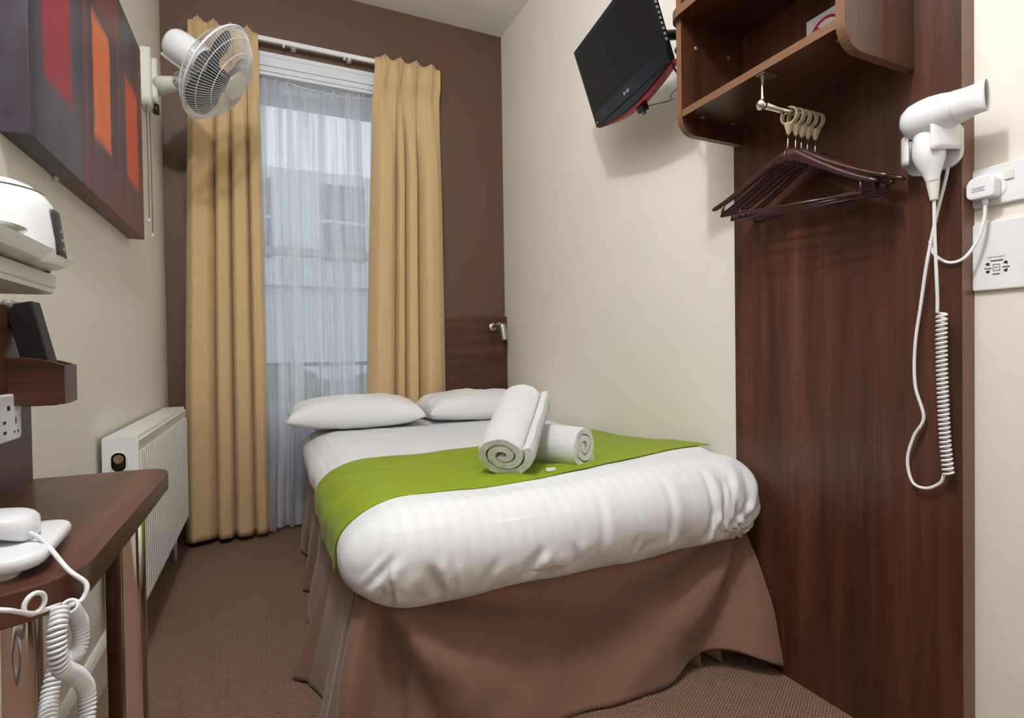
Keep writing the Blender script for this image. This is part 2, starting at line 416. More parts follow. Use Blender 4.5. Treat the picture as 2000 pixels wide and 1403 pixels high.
box('facade', (-9, 10, YB+11, YB+11.4, -3, 5.5), 'stucco_far', fac, .02)
box('cornice', (-9, 10, YB+10.8, YB+11.1, 2.6, 2.85), 'stucco_far', fac, .02)
for i in range(8):
    for z in (-1.6, 3.3):
        wv = box('far_window', (-7.6+i*2.2, -6.5+i*2.2, YB+10.95, YB+11.02, z, z+1.9), 'far_glass', fac, .01)
        box('far_sash_bar', (-7.6+i*2.2, -6.5+i*2.2, YB+10.92, YB+10.96, z+.92, z+1.0), 'stucco_far', wv, .005)
tag(box('street', (-30, 30, YB+1.3, YB+30, -3.4, -3.2), 'stone_grey', bev=0), 'grey street below the window', 'street')

# ------------------------------------------------------------------ curtains
def curtain(name, label, top, bot, cuts, seed, zt=2.622, zb=.02):
    """hanging cloth: broad flat folds between deep narrow slits, pinched into pleats under the heading"""
    rnd = random.Random(seed); nf = len(cuts)-1; NU, NV = nf*36+1, 90
    dp = [rnd.uniform(.8, 1.15) for _ in range(nf)]; lean = [rnd.uniform(-.5, .5) for _ in range(nf)]
    pins = [.14, .36, .60, .84]
    def fn(u, v):
        k = min(nf-1, int(u*nf)); t = .5-.5*math.cos(math.pi*(u*nf-k)); wd = cuts[k+1]-cuts[k]; u = cuts[k]+wd*t; Zr = zb+(zt-zb)*v
        body = sstep(zt-.10, zt-.75, Zr)                       # 0 at the pleats .. 1 in the drop
        b = min(1, max(0, math.sin(math.pi*t))*1.25)**.62
        amp = .098*dp[k]*body*min(1, .55+wd*1.5)
        y = 3.117-.039*sstep(zt-.2, zt-.1, Zr)-amp*b-.010*body*math.sin(2*math.pi*(t+.2*lean[k]))*wd*3
        y -= .012*body*nz(u*7, Zr*.8, seed)
        # pinch pleats: three small folds gathered at each pin, opening out above and fading below
        pz = zt-.115; ab = max(0, Zr-pz)/(zt-pz)
        for p in pins:
            d = u-p; up = 1 if Zr > pz else math.exp(-((pz-Zr)/.30)**1.2)
            wdt = .050+.018*ab if Zr > pz else .040+.10*(pz-Zr)
            y -= (.030*up)*math.exp(-(d/wdt)**2)+.010*up*math.cos(d*150)*math.exp(-(d/(wdt*.9))**2)
        x0 = bot[0]+(top[0]-bot[0])*v**1.3; x1 = bot[1]+(top[1]-bot[1])*v**1.3
        uu = u
        for p in pins:                                         # cloth drawn together at the pin
            d = u-p; uu -= d*.42*math.exp(-(d/.07)**2)*math.exp(-((Zr-pz)/.045)**2)
        uu += body*(wd*.06*lean[k]*math.sin(2*math.pi*t)-min(.010, wd*.07)*math.sin(2*math.pi*t)*(1 if t < .5 and k or t > .5 and k < nf-1 else 0))
        x = x0+(x1-x0)*uu
        zz = Zr
        if v > .985: zz += .010*sum(math.exp(-((u-p)/.05)**2) for p in pins)-.008
        if v < .02: zz += .012*b*(1-u*.6)
        return Vector((x, y, zz))
    g = ggrid(fn, NU, NV); cx = (bot[0]+bot[1])/2
    o = obj(name, *g, 'curtain_gold', None, True, org=(cx, 3.07, zb)); solid(o, .003, 0); tag(o, label, 'curtain', None)
    return o
curtain('pleated_curtain', 'gold pinch pleat curtain hanging behind the wall fan', (-.335, -.022), (-.395, -.012), [0, .37, .58, .82, 1], 3)
curtain('pleated_curtain', 'gold pinch pleat curtain hanging beside the wooden headboard', (.575, .955), (.488, .972), [0, .34, .46, .63, 1], 11, 2.63)
rl = thing('curtain_rail', 'white plastic curtain rail along the brown wall', 'curtain rail', (.3, 3.09, 2.60))
box('rail_profile', (-.33, .95, 3.085, 3.101, 2.592, 2.616), 'white_plastic', rl, .003)
for x in (-.28, .15, .44, .90): box('wall_bracket', (x-.012, x+.012, 3.098, 3.151, 2.592, 2.612), 'white_plastic', rl, .002)
for x in (.10, .41, .435): box('glider', (x-.005, x+.005, 3.087, 3.099, 2.578, 2.593), 'ivory_plastic', rl, .001)
# net curtain
def sheer(u, v):
    Z = .02+2.44*v; top = 2.475-.055*math.sin(math.pi*min(1, u*1.15))*.9-.012*u
    Z = .025+(top-.025)*v
    x0 = -.055+.02*(1-v)-.02*sstep(.25, .0, v); x1 = .585-.10*(1-v)*0
    w = u+.012*math.sin(u*37+v*2)+.02*(1-v)*math.sin(u*13+1.7)
    x = x0+(x1-x0)*w
    f1 = math.sin(u*math.pi*2*15+2.2*nz(u*4, v*1.2))*(.010+.008*(1-v)); f2 = math.sin(u*math.pi*2*5.5+1.5*nz(u*2, v)+.8)*.030*(1-v)**.7
    y = 3.185-.05*(1-v)+f1+f2
    if v > .965: y += .006*math.sin(u*400); Z += .006*math.sin(u*170)
    y -= .07*sstep(.25, 0, v)*sstep(.35, .0, u)
    return Vector((x, y, Z))
o = obj('net_curtain', *ggrid(sheer, 330, 46), 'sheer_white', None, True, org=(.26, 3.15, .02))
tag(o, 'sheer white net curtain hanging over the window', 'curtain')
tube('net_wire', [(-.09+.0, 3.186, 2.478), (.2, 3.186, 2.425), (.42, 3.186, 2.412), (.71, 3.186, 2.45)], .003, 'white_plastic', o, 6)

# ------------------------------------------------------------------ wall panels, headboard
pr = thing('walnut_panel', 'tall dark walnut panel fixed to the cream wall under the cabinet', 'wall panel', (1.363, .94, 0))
box('board', (1.342, XR+.001, .638, 1.247, .0, 2.6), ['walnut_z'], pr, .001)
box('edge_band', (1.3415, XR, .6365, .6385, 0, 2.6), 'walnut_edge', pr, .0005)
lathe('screw_cap', [(0, .002), (.004, .0015), (.005, -.001)], (1.3425, 1.14, 1.314), 'grey_trim', pr, (-1, 0, 0), 12)
box('headboard', (.90, XR-.0005, 3.119, YB, .30, 1.172), 'walnut_x', bev=.001, org=(1.14, 3.13, .3))
tag(bpy.data.objects['headboard'], 'dark walnut headboard on the brown wall behind the pillows', 'headboard')
rd = thing('reading_light', 'brushed steel reading light on the headboard corner', 'reading light', (1.30, 3.10, 1.10))
lathe('mount', [(.0, 0), (.024, 0), (.024, .01), (.018, .014), (0, .014)], (1.285, 3.120, 1.105), 'steel', rd, (0, -1, 0), 24)
tube('arm', spline([(1.285, 3.112, 1.105), (1.286, 3.065, 1.113), (1.30, 3.04, 1.118), (1.317, 3.03, 1.10)], 6), .012, 'steel', rd, 12)
hd_ax = Vector((.12, -.12, -.98)).normalized()
lathe('lamp_head', [(0, -.005), (.014, -.004), (.021, .004), (.022, .012), (.022, .095), (.019, .097), (.0175, .09), (0, .088)], (1.312, 3.03, 1.118), 'steel', rd, hd_ax, 24)
lathe('lens', [(0, .089), (.016, .089), (.016, .092), (0, .092)], (1.312, 3.03, 1.118), 'dark_plastic', rd, hd_ax, 20)

# ------------------------------------------------------------------ bed
bed = thing('bed', 'divan bed with brown fabric valance against the cream wall', 'bed', (.76, 2.1, 0))
box('divan_base', (.19, 1.35, 1.26, 3.0, .03, .34), 'divan', bed, .02)
box('mattress', (.19, 1.355, 1.28, 3.01, .34, .53), 'pillow_white', bed, .05)
# valance: path along left side then along the foot
path = [(.175, 3.0), (.172, 1.26), (.19, 1.225), (1.335, 1.215)]
segL = [(Vector(b)-Vector(a)).length for a, b in zip(path, path[1:])]; TL = sum(segL)
def onpath(s):
    for (a, b), l in zip(zip(path, path[1:]), segL):
        if s <= l or (a, b) == (path[-2], path[-1]): 
            d = (Vector(b)-Vector(a))/l; p = Vector(a)+d*s; return p, d
        s -= l
def valance(u, v):
    s = u*TL; p, d = onpath(s); n = Vector((d.y, -d.x))       # outward (left / towards the foot)
    n = Vector((-1, 0)) if s < segL[0]-.03 else (Vector((-.7, -.7)) if s < segL[0]+segL[1]+.03 else Vector((0, -1)))
    h = 1-v                                                   # 0 top .. 1 hem
    z = .40*v; off = .0
    c = s-segL[0]                                             # distance past the foot-left corner
    if c < -.02:
        k = -c
        off = h*(.035+.03*sstep(1.2, .2, k))+h**1.2*(.022*math.sin(k*17+1.2)+.012*nz(k*9, v*2))
        for kc, a in ((.42, .05), (1.02, .04), (.12, .03)):     # kick pleats
            off += a*h*max(0, 1-abs(k-kc)/.045)
        z += .02*h*nz(k*6, 3)
    else:
        x = p.x; corner = math.exp(-(max(0, c)/.16)**2)
        off = h*.045+h*.02*nz(x*3, v*1.5, 7)
        off += corner*(.042*math.copysign(abs(math.sin(c*48+.5))**.5, math.sin(c*48+.5))*h**.6+.02*h)
        # broad diagonal drapes across the foot panel
        zz_ = .40*h
        for (px, dirn, fq, am, ph_) in ((.20, 1, 8.0, .050, .6), (1.31, -1, 9.0, .040, .2)):
            dx = max(.001, (x-px)*dirn); a_ = math.atan2(zz_+.01, dx); r_ = math.hypot(dx, zz_)
            w_ = math.sin(a_*fq+ph_); w_ = math.copysign(abs(w_)**.8, w_)
            off += am*w_*sstep(.0, .22, r_)*math.exp(-r_/.55)*sstep(0, .15, h)
        off += .012*h*nz(x*7, v*4, 2)
        pull = sstep(1.02, 1.335, x); off += pull**2*h*.085
        z += h**3*(.065*math.exp(-((x-1.20)/.13)**2)+.012*abs(nz(x*5, 1)))*(1 if x > .3 else 0)
    q = p+n*off
    return Vector((min(q.x, 1.338), q.y, max(z+.006, .006)))
o = obj('valance', *ggrid(valance, 640, 34), 'valance_brown', bed, True); solid(o, .002, -1)
def inner(u, v):
    x = 1.06+.27*u; return Vector((x, 1.245-.05*(1-v)*u-.02*math.sin(u*24)*(1-v), .012+.2*v+.01*math.sin(u*17)*(1-v)))
o = obj('inner_hem', *ggrid(inner, 60, 8), 'valance_brown', bed, True); solid(o, .002, -1)

# duvet: rounded slab with drapes and creases
DX0, DX1, DY0, DY1, DZ0, DZ1 = .138, 1.378, 1.135, 3.015, .36, .578
RR = .105; RL = .175          # round of the edges; wider roll-off on the open side
def dshape(p):
    # softer round towards the room, squarer edge where the duvet is pressed to the wall
    rx = RL if p.x < .7 else .035+(RR-.035)*sstep(1.46, 1.28, p.y)
    q = Vector((min(max(p.x, DX0+rx), DX1-rx), min(max(p.y, DY0+RR), DY1-RR), min(max(p.z, DZ0+RR), DZ1-RR)))
    d = p-q; d.x /= rx/RR
    if d.length < 1e-6: return p, Vector((0, 0, 1))
    n = d.normalized(); return q+Vector((n.x*rx, n.y*RR, n.z*RR)), n
CREASE = [(0.223, 0.495, 0.169, 0.434, 0.01, 0.01), (0.219, 0.461, 0.211, 0.435, 0.007, 0.006), (0.318, 0.461, 0.35, 0.37, 0.01, 0.012), (0.578, 0.456, 0.525, 0.377, 0.013, 0.013), (0.361, 0.46, 0.376, 0.39, 0.006, 0.008), (0.227, 0.457, 0.234, 0.369, 0.007, 0.006), (0.198, 0.506, 0.16, 0.459, 0.007, 0.008), (0.46, 0.448, 0.421, 0.378, 0.006, 0.012), (0.681, 0.452, 0.702, 0.378, 0.006, 0.01), (1.138, 0.585, 1.133, 0.472, 0.008, 0.01), (1.133, 0.472, 1.105, 0.394, 0.01, 0.009), (1.186, 0.543, 1.154, 0.431, 0.009, 0.008), (1.26, 0.49, 1.177, 0.415, 0.009, 0.007), (1.268, 0.451, 1.191, 0.404, 0.008, 0.006), (1.216, 0.564, 1.165, 0.423, 0.007, 0.008), (0.994, 0.612, 0.983, 0.437, 0.005, 0.012), (0.87, 0.429, 0.856, 0.38, 0.008, 0.008), (0.774, 0.601, 0.759, 0.433, 0.004, 0.014)]
def creases(x, z):
    k = 0
    for x0, z0, x1, z1, d, w in CREASE:
        ux, uz = x1-x0, z1-z0; l2 = ux*ux+uz*uz; t = ((x-x0)*ux+(z-z0)*uz)/l2
        e = max(0, -t, t-1)*l2**.5; t = min(1, max(0, t)); px, pz = x-x0-ux*t, z-z0-uz*t
        l = l2**.5; sd = (px*-uz+pz*ux)/l
        k += d*math.exp(-(e/.02)**2)*(-math.exp(-(sd/w)**2)+.8*math.exp(-((sd-2*w)/(1.5*w))**2))
    return k
def ddisp(P, n):
    hf = (P.z-DZ0)/(DZ1-DZ0)
    P = P.copy()
    # the foot is fluffed up, more so beside the wall
    ft = sstep(1.95, 1.32, P.y); P.z += hf*ft*(.018+.022*sstep(.6, 1.3, P.x))
    if n.z > .6: P.z += .006*nz(P.x*3, P.y*3)+.003*nz(P.x*9, P.y*9, 2)
    # fold lines on the foot face and left flank
    ff = sstep(.35, .95, -n.y); lf = sstep(.3, .9, -n.x); low = sstep(.55, .05, hf)
    k = ff*low*(.016*nz(P.x*13+P.z*9, P.z*3, 5)-.022*max(0, .25-abs(nz(P.x*9-P.z*12, P.z*3, 9)))-.016*max(0, .2-abs(nz(P.x*17+P.z*16, P.z*4, 29))))
    k += ff*.006*nz(P.x*5, P.z*7, 1)+lf*(.008*nz(P.y*6, P.z*6, 3)+.007*low*nz(P.y*19, P.z*8, 4))
    cl = math.exp(-((P.x-.16)/.16)**2)*ff*low; k += cl*.016*math.sin(P.x*70-P.z*25)
    cr = math.exp(-((P.x-1.28)/.10)**2)*sstep(.2, .8, -n.y); k += cr*.012*math.sin(math.atan2(P.z-.40, 1.24-P.x)*13)*(.4+.6*low)
    if ff > .01: k += ff*creases(P.x, P.z)
    P += n*k
    # lower hem wanders
    if hf < .25: P.z += .012*nz(P.x*6, P.y*6, 8)
    return P
bm = bmesh.new(); bmesh.ops.create_cube(bm, size=1)
for v in bm.verts: v.co = ((DX0+DX1)/2+v.co.x*(DX1-DX0), (DY0+DY1)/2+v.co.y*(DY1-DY0), (DZ0+DZ1)/2+v.co.z*(DZ1-DZ0))
def cut(ax, vals):
    for t in vals:
        co = [0, 0, 0]; no = [0, 0, 0]; co[ax] = t; no[ax] = 1
        bmesh.ops.bisect_plane(bm, geom=bm.verts[:]+bm.edges[:]+bm.faces[:], plane_co=co, plane_no=no)
cut(0, [DX0+(DX1-DX0)*i/190 for i in range(1, 190)]); cut(2, [DZ0+(DZ1-DZ0)*i/40 for i in range(1, 40)])
cut(1, [DY0+.22*i/24 for i in range(1, 25)]+[DY0+.22+(DY1-DY0-.22)*i/60 for i in range(1, 60)])
v, f = bm_out(bm); v = [ddisp(*dshape(p)) for p in v]
duv = obj('duvet', v, f, 'duvet_white', None, True, org=(.75, 2.1, .37))
tag(duv, 'white satin stripe duvet spread over the bed', 'duvet')
# bed runner lying on the duvet, over its left edge
def runner(u, v):
    # u 0 (wall) .. 1 (hanging end), v 0 foot .. 1 head
    Lt = DX1-.012-(DX0+RL); arc = math.pi/2*math.sqrt((RL**2+RR**2)/2); side = .062; T = Lt+arc+side; s = u*T
    kx = min(1, s/Lt); y0 = 1.385+(1.305-1.385)*sstep(0, .8, kx); y1 = 2.10+(1.90-2.10)*sstep(0, .9, kx)
    e = max(0, s-Lt)/(arc+side)
    y0 += .045*e*e; y1 += .0*e
    y = y0+(y1-y0)*v
    if s < Lt: p = Vector((DX1-.012-s, y, DZ1)); n = Vector((0, 0, 1))
    elif s < Lt+arc:
        a = (s-Lt)/arc*math.pi/2; n = Vector((-math.sin(a), 0, math.cos(a))); p = Vector((DX0+RL+n.x*RL, y, DZ1-RR+n.z*RR))
    else: n = Vector((-1, 0, 0)); p = Vector((DX0, y, DZ1-RR-(s-Lt-arc)))
    p2, n2 = dshape(p) if False else (p, n)
    q = ddisp(p2, n2)
    q += n*(.005+.0015*math.sin(v*40+u*6)*sstep(0, .2, u)+.002*nz(u*8, v*22))
    return q
rn = obj('bed_runner', *ggrid(runner, 150, 50), 'runner_green', None, True, org=(.75, 1.6, .6)); solid(rn, .003, 1)
tag(rn, 'lime green bed runner laid across the white duvet', 'bed runner')
# pillows
def pillow(c, hx, hy, th, rot, label, seed):
    V, Fc = [], []; N = 42; M = 30
    for sgn in (1, -1):
        for j in range(M+1):
            for i in range(N+1):
                a = 2*i/N-1; b = 2*j/M-1
                t = max(0, (1-abs(a)**2.6)*(1-abs(b)**2.6))**.42
                pin = 1-.05*(1-abs(a)**3)*abs(b)**4; pin2 = 1-.06*(1-abs(b)**3)*abs(a)**4
                zz = sgn*th*t*(1.0 if sgn > 0 else .55)
                zz += (.010*nz(a*2.2, b*2.2, seed)+.007*nz(a*6, b*5, seed+1)+.004*nz(a*5, b*19, seed+2))*t
                zz += .012*math.sin(9*b+3*a)*math.exp(-((abs(a)-.9)/.14)**2)*t
                V.append(Vector((a*hx*pin2, b*hy*pin, zz)))
    n = (N+1)*(M+1)
    for s in range(2):
        for j in range(M):
            for i in range(N):
                q = [s*n+j*(N+1)+i, s*n+j*(N+1)+i+1, s*n+(j+1)*(N+1)+i+1, s*n+(j+1)*(N+1)+i]; Fc.append(q if s == 0 else q[::-1])
    m = Matrix.Translation(c) @ Matrix.Rotation(R(rot), 4, 'Z')
    o = obj('pillow', [m @ p for p in V], Fc, 'pillow_white', None, True, org=Vector(c)-Vector((0, 0, .05)))
    bm = bmesh.new(); bm.from_mesh(o.data); bmesh.ops.remove_doubles(bm, verts=bm.verts[:], dist=1e-5); bm.to_mesh(o.data); bm.free()
    return tag(o, label, 'pillow')
pillow((.398, 2.825, .634), .330, .205, .105, -3, 'white pillow lying by the net curtain, overhanging the bed side', 2)
pillow((1.048, 2.835, .634), .322, .205, .105, 2, 'white pillow lying against the cream wall under the headboard', 9)

# rolled towels: a spiral sheet
def towel(a, b, r, label, flat=1.0, turns=2.6, start=0.0):
    a = Vector(a); b = Vector(b); d = (b-a).normalized(); L = (b-a).length; x = d.cross(Vector((0, 0, 1))).normalized(); y = x.cross(d)
    th = r/(turns+.35); sec = []; n = int(turns*40)
    def sp(t, o): 
        ang = start+2*math.pi*t; rad = .30*th+th*t+o; return Vector((rad*math.cos(ang)*flat, rad*math.sin(ang)/flat**.5))
    outer = [sp(turns*i/n, th*.40) for i in range(n+1)]; inn = [sp(turns*i/n, -th*.40) for i in range(n+1)]
    sec = outer+inn[::-1]; m = len(sec); V = []; Fc = []; K = 14
    for k in range(K+1):
        s = k/K; e = min(s, 1-s); sh = 1-.05*max(0, 1-e/.08)**2
        for i, p in enumerate(sec):
            w = 1+.03*nz(p.x*25, p.y*25, s*4)
            ext = .005*(1 if s in (0, 1) else 0)*nz(p.x*40, p.y*40, 5+s)
            V.append(a+d*(L*s+ext)+(x*p.x+y*p.y)*sh*w)
    for k in range(K):
        for i in range(m): Fc.append([k*m+i, k*m+(i+1) % m, (k+1)*m+(i+1) % m, (k+1)*m+i])
    for k in (0, K):
        for i in range(n): Fc.append([k*m+i, k*m+i+1, k*m+m-2-i, k*m+m-1-i])
    bm = bmesh.new(); vs = [bm.verts.new(p) for p in V]
    for q in Fc:
        try: bm.faces.new([vs[i] for i in q])
        except ValueError: pass
    bmesh.ops.recalc_face_normals(bm, faces=bm.faces[:]); v, f = bm_out(bm)
    o = obj('rolled_towel', v, f, 'towel_white', None, True, org=(a+b)/2-Vector((0, 0, r))); autosmooth(o, 50)
    return tag(o, label, 'towel')
towel((.875, 1.395, .656), (.755, 1.66, .652), .065, 'rolled white towel lying flat on the green runner, its spiral end showing', 1.0, 2.6, 2.0)
towel((.592, 1.375, .656), (.762, 1.585, .792), .074, 'rolled white towel leaning on top of the other towel', 1.12, 2.5, 3.6)
sp = prism('soap_tablet', rrect(.715, .747, 1.342, 1.360, .008), (.604, .6125), 'ceramic', bev=.002, org=(.73, 1.35, .604))
tag(sp, 'tiny white wrapped soap on the green runner', 'soap')

# ------------------------------------------------------------------ canvas
cv = thing('canvas_picture', 'large dark abstract canvas with red and orange bars on the wall', 'picture', (-.465, 1.34, 1.385))
box('canvas', (-.464, -.415, 1.34, 2.385, 1.385, 2.09), 'canvas_print', cv, .002)
box('hanging_clip', (-.462, -.455, 1.62, 1.635, 1.376, 1.386), 'ivory_plastic', cv, .001)

# ------------------------------------------------------------------ wall fan
fan = thing('wall_fan', 'white oscillating wall fan with wire guard above the canvas edge', 'fan', (-.465, 2.70, 2.08))
FA = Vector((.80, -.16, -.55)).normalized(); FC = Vector((-.172, 2.50, 2.105)); fx, fy = frame(FA)
prism('wall_plate', rrect(2.645, 2.765, 1.995, 2.245, .035), (-.466, -.425), 'ivory_plastic', fan, 0, .008)
prism('plate_cover', rrect(2.66, 2.75, 2.02, 2.21, .035), (-.43, -.405), 'ivory_plastic', fan, 0, .008)
piv = Vector((-.325, 2.61, 2.088))
tube('arm', [(-.41, 2.70, 2.10), (-.37, 2.66, 2.095), piv], [.040, .034, .027], 'ivory_plastic', fan, 16)
lathe('pivot_screw', [(0, .031), (.006, .030), (.008, .026)], piv, 'chrome', fan, -F, 12)
mb = FC-FA*.10
tube('neck', [piv-Vector((.004, 0, 0)), piv+Vector((.02, -.015, .012)), mb+Vector((0, 0, -.035))], [.024, .02, .026], 'ivory_plastic', fan, 12)
lathe('motor', [(0, -.112), (.030, -.110), (.050, -.103), (.060, -.088), (.064, -.06), (.064, .02), (.055, .035), (0, .035)], mb, 'white_plastic', fan, FA, 36)
tube('motor_trim', [mb-FA*.10-fy*.064, mb+FA*.02-fy*.068], .008, 'ivory_plastic', fan, 8)
tube('tilt_bracket', spline([mb-FA*.02-fy*.07, piv+Vector((.03, -.02, .05)), piv+Vector((-.01, 0, .03))], 6), .008, 'ivory_plastic', fan, 8)
# guard: radial wires bulging from the hub to the rim, front and back
RG = .204
def gpt(r, ang, front):
    t = r/RG
    dz = (.085*(1-t**3.2)+.002) if front else -(.062*(1-t**5)+.002)
    return FC+FA*dz+fx*r*math.cos(ang)+fy*r*math.sin(ang)
ws = []
for i in range(88):
    a = 2*math.pi*i/88; ws.append(gtube([gpt(RG*(.31+.69*k/7), a, True) for k in range(8)], .00105, 4, cap=False))
o = obj('front_guard', *join(*ws), 'white_plastic', fan, True); o['kind'] = 'stuff'
ws = []
for i in range(88):
    a = 2*math.pi*(i+.5)/88; ws.append(gtube([gpt(RG*(.36+.64*k/6), a, False) for k in range(7)], .00105, 4, cap=False))
o = obj('back_guard', *join(*ws), 'white_plastic', fan, True); o['kind'] = 'stuff'
for r, fr, w in ((.64, True, .0013), (.86, True, .0013), (.80, False, .0013)):
    tube('guard_ring', [gpt(RG*r, 2*math.pi*k/64, fr) for k in range(64)], w, 'white_plastic', fan, 6, True)
tube('guard_rim', [FC+RG*(math.cos(2*math.pi*k/72)*fx+math.sin(2*math.pi*k/72)*fy) for k in range(72)], .0045, 'white_plastic', fan, 8, True)
lathe('hub_badge', [(0, .088), (.050, .087), (.060, .083), (.061, .078), (0, .078)], FC, 'ivory_plastic', fan, FA, 36)
lathe('blade_hub', [(0, .05), (.02, .05), (.026, .04), (.028, -.03), (0, -.03)], FC, 'dark_plastic', fan, FA, 24)
for k in range(3):
    a0 = 2*math.pi*k/3+.5
    def bl(u, v):
        r = .022+.160*v; wdt = .75+.50*math.sin(math.pi*min(1, v*.9+.12)); a = a0+(u-.5)*wdt*1.5
        rr = r*(1-.10*(abs(u-.5)*2)**3*v)
        return FC+fx*rr*math.cos(a)+fy*rr*math.sin(a)+FA*((u-.5)*.05*(1-.3*v)+.005)
    b = obj('blade', *ggrid(bl, 14, 12), 'fan_blade', fan, True); solid(b, .0015, 0)
tube('switch_knob', [(-.418, 2.705, 2.02), (-.418, 2.705, 1.982)], [.011, .012], 'black_plastic', fan, 12)
for y, z in ((2.675, 1.53), (2.745, 1.482)):
    c = tube('pull_cord', [(-.447, y-.01, 2.0), (-.447, y-.003, 1.8), (-.447, y, z)], .0013, 'dark_plastic', fan, 5)
    box('cord_end', (-.452, -.442, y-.005, y+.005, z-.016, z), 'ivory_plastic', c, .002)

# ------------------------------------------------------------------ radiator
ra = thing('radiator', 'white fluted panel radiator under the fan on the wall', 'radiator', (-.41, 2.45, .19))
RX0, RX1, RY0, RY1, RZ0, RZ1 = -.452, -.362, 1.92, 2.93, .185, .712
P = [(RY0+.012, RX1-.010)]; n = 34; dy = (RY1-RY0-.024)/n
for i in range(n):
    y = RY0+.012+i*dy; P += [(y+dy*.40, RX1-.010), (y+dy*.46, RX1+.004), (y+dy*.94, RX1+.004), (y+dy, RX1-.010)]
P += [(RY1-.012, RX1-.004), (RY1-.012, RX1-.020), (RY0+.012, RX1-.020)]
v, f = gprism([(b, a) for a, b in P], (RZ0+.012, RZ1-.05), 2); obj('fluted_panel', v, f, 'radiator_white', ra)
box('front_border', (RX1-.016, RX1-.002, RY0+.004, RY1-.004, RZ0, RZ0+.03), 'radiator_white', ra, .004)
obj('top_band', *gprism([(RX1-.016, RZ1-.058), (RX1-.006, RZ1-.058), (RX1+.002, RZ1-.014), (RX1-.016, RZ1-.012)], (RY0+.006, RY1-.004), 1), 'radiator_white', ra)
box('top_cover', (RX0, RX1-.006, RY0+.002, RY1, RZ1-.014, RZ1), 'radiator_white', ra, .005)
# side cover with the bleed-valve opening
hole = rrect(-.432, -.392, RZ1-.105, RZ1-.045, .0195, 8)
bm = bmesh.new(); out = rrect(RX0, RX1, RZ0, RZ1, .008, 3)
loops = []
for y in (RY0, RY0+.008):
    lo = [bm.verts.new((p[0], y, p[1])) for p in out]; li = [bm.verts.new((p[0], y, p[1])) for p in hole]
    eds = [bm.edges.new((l[i], l[(i+1) % len(l)])) for l in (lo, li) for i in range(len(l))]
    bmesh.ops.triangle_fill(bm, use_beauty=True, edges=eds); loops.append((lo, li))
for a, b in zip(loops[0], loops[1]):
    for i in range(len(a)):
        j = (i+1) % len(a); bm.faces.new([a[i], a[j], b[j], b[i]])
bmesh.ops.recalc_face_normals(bm, faces=bm.faces[:]); v, f = bm_out(bm); sc = obj('side_cover', v, f, 'radiator_white', ra)
tube('cover_rim', [(p[0], RY0-.001, p[1]) for p in hole], .002, 'white_plastic', sc, 6, True)
box('core', (RX0+.012, RX1-.018, RY0+.03, RY1-.02, RZ0+.02, RZ1-.03), 'dark_plastic', ra, .004)
lathe('bleed_valve', [(0, .026), (.013, .026), (.015, .02), (.015, 0), (0, 0)], (-.413, RY0+.03, RZ1-.066), 'brass', ra, (0, -1, 0), 18)
box('wall_bracket', (XL, RX0+.013, 2.1, 2.13, .3, .6), 'steel', ra, .001); box('wall_bracket', (XL, RX0+.013, 2.7, 2.73, .3, .6), 'steel', ra, .001)
tube('pipe', [(-.41, 2.88, 0), (-.41, 2.88, .2)], .008, 'white_plastic', ra, 10)

# ------------------------------------------------------------------ desk and its wall panel
pl = thing('walnut_panel', 'low dark walnut panel on the wall behind the desk', 'wall panel', (-.447, .9, 0))
box('board', (XL, -.430, .30, 1.354, .0, 1.047), 'walnut_y', pl, .001)
dk = thing('desk', 'small walnut wall desk with rounded corners and chrome legs', 'desk', (-.31, 1.03, 0))
DZ = .71
prism('desk_top', rrect(-.431, -.196, .70, 1.358, [.004, .085, .055, .004], 10), (DZ-.036, DZ), 'walnut_y', dk, 2, .0015)
for x, y in ((-.236, 1.13), (-.275, .785)):
    l = lathe('leg', [(.0295, 0), (.0295, DZ-.035)], (x, y, 0), 'chrome', dk, seg=36)
    lathe('leg_collar', [(.033, DZ-.047), (.033, DZ-.036)], (x, y, 0), 'chrome', l, seg=30)
# double socket on the desk panel
def plate(name, label, x, sx, y0, y1, z0, z1, r=.006):
    t = thing(name, label, 'socket', (x, (y0+y1)/2, z0)); prism('faceplate', rrect(y0, y1, z0, z1, r), sorted((x, x+sx*.011)), 'white_plastic', t, 0, .003); return t
sk = plate('wall_socket', 'white power socket on the walnut panel behind the desk', -.4305, 1, 1.13, 1.276, .803, .886, .010)
xx = -.4195
box('rocker_switch', (xx-.002, xx+.003, 1.256, 1.268, .858, .880), 'ivory_plastic', sk, .001)
for y, z, a, b in ((1.222, .862, .005, .004), (1.250, .838, .0015, .006), (1.243, .818, .002, .002), (1.258, .818, .002, .002), (1.205, .838, .005, .0025), (1.205, .82, .005, .0025)):
    box('pin_slot', (xx-.001, xx+.0008, y-a, y+a, z-b, z+b), 'black_mark', sk, 0)
# wooden wall pocket with a folder
pk = thing('wall_pocket', 'dark walnut pocket box fixed above the desk', 'holder', (-.39, 1.28, .863))
out = [(-.43, .866), (-.40, .862), (-.36, .862), (-.346, .866), (-.346, .936), (-.365, .943), (-.39, .949), (-.41, .951), (-.43, .951)]
prism('front_board', out, (1.245, 1.257), 'walnut_x', pk, 1, .001); prism('rear_board', out, (1.303, 1.315), 'walnut_x', pk, 1, .001)
box('end_board', (-.358, -.346, 1.256, 1.304, .866, .936), 'walnut_y', pk, .001); box('bottom_board', (-.43, -.35, 1.256, 1.304, .863, .873), 'walnut_y', pk, .001)
fo = thing('folder', 'black folder standing in the walnut wall pocket', 'folder', (-.385, 1.28, .875))
m = Matrix.Translation((-.378, 1.279, .877)) @ Matrix.Rotation(R(-12), 4, 'Y')
obj('cover', *xf(gbox(-.020, .020, -.021, .021, 0, .178, .002), m), 'fold_black', fo)
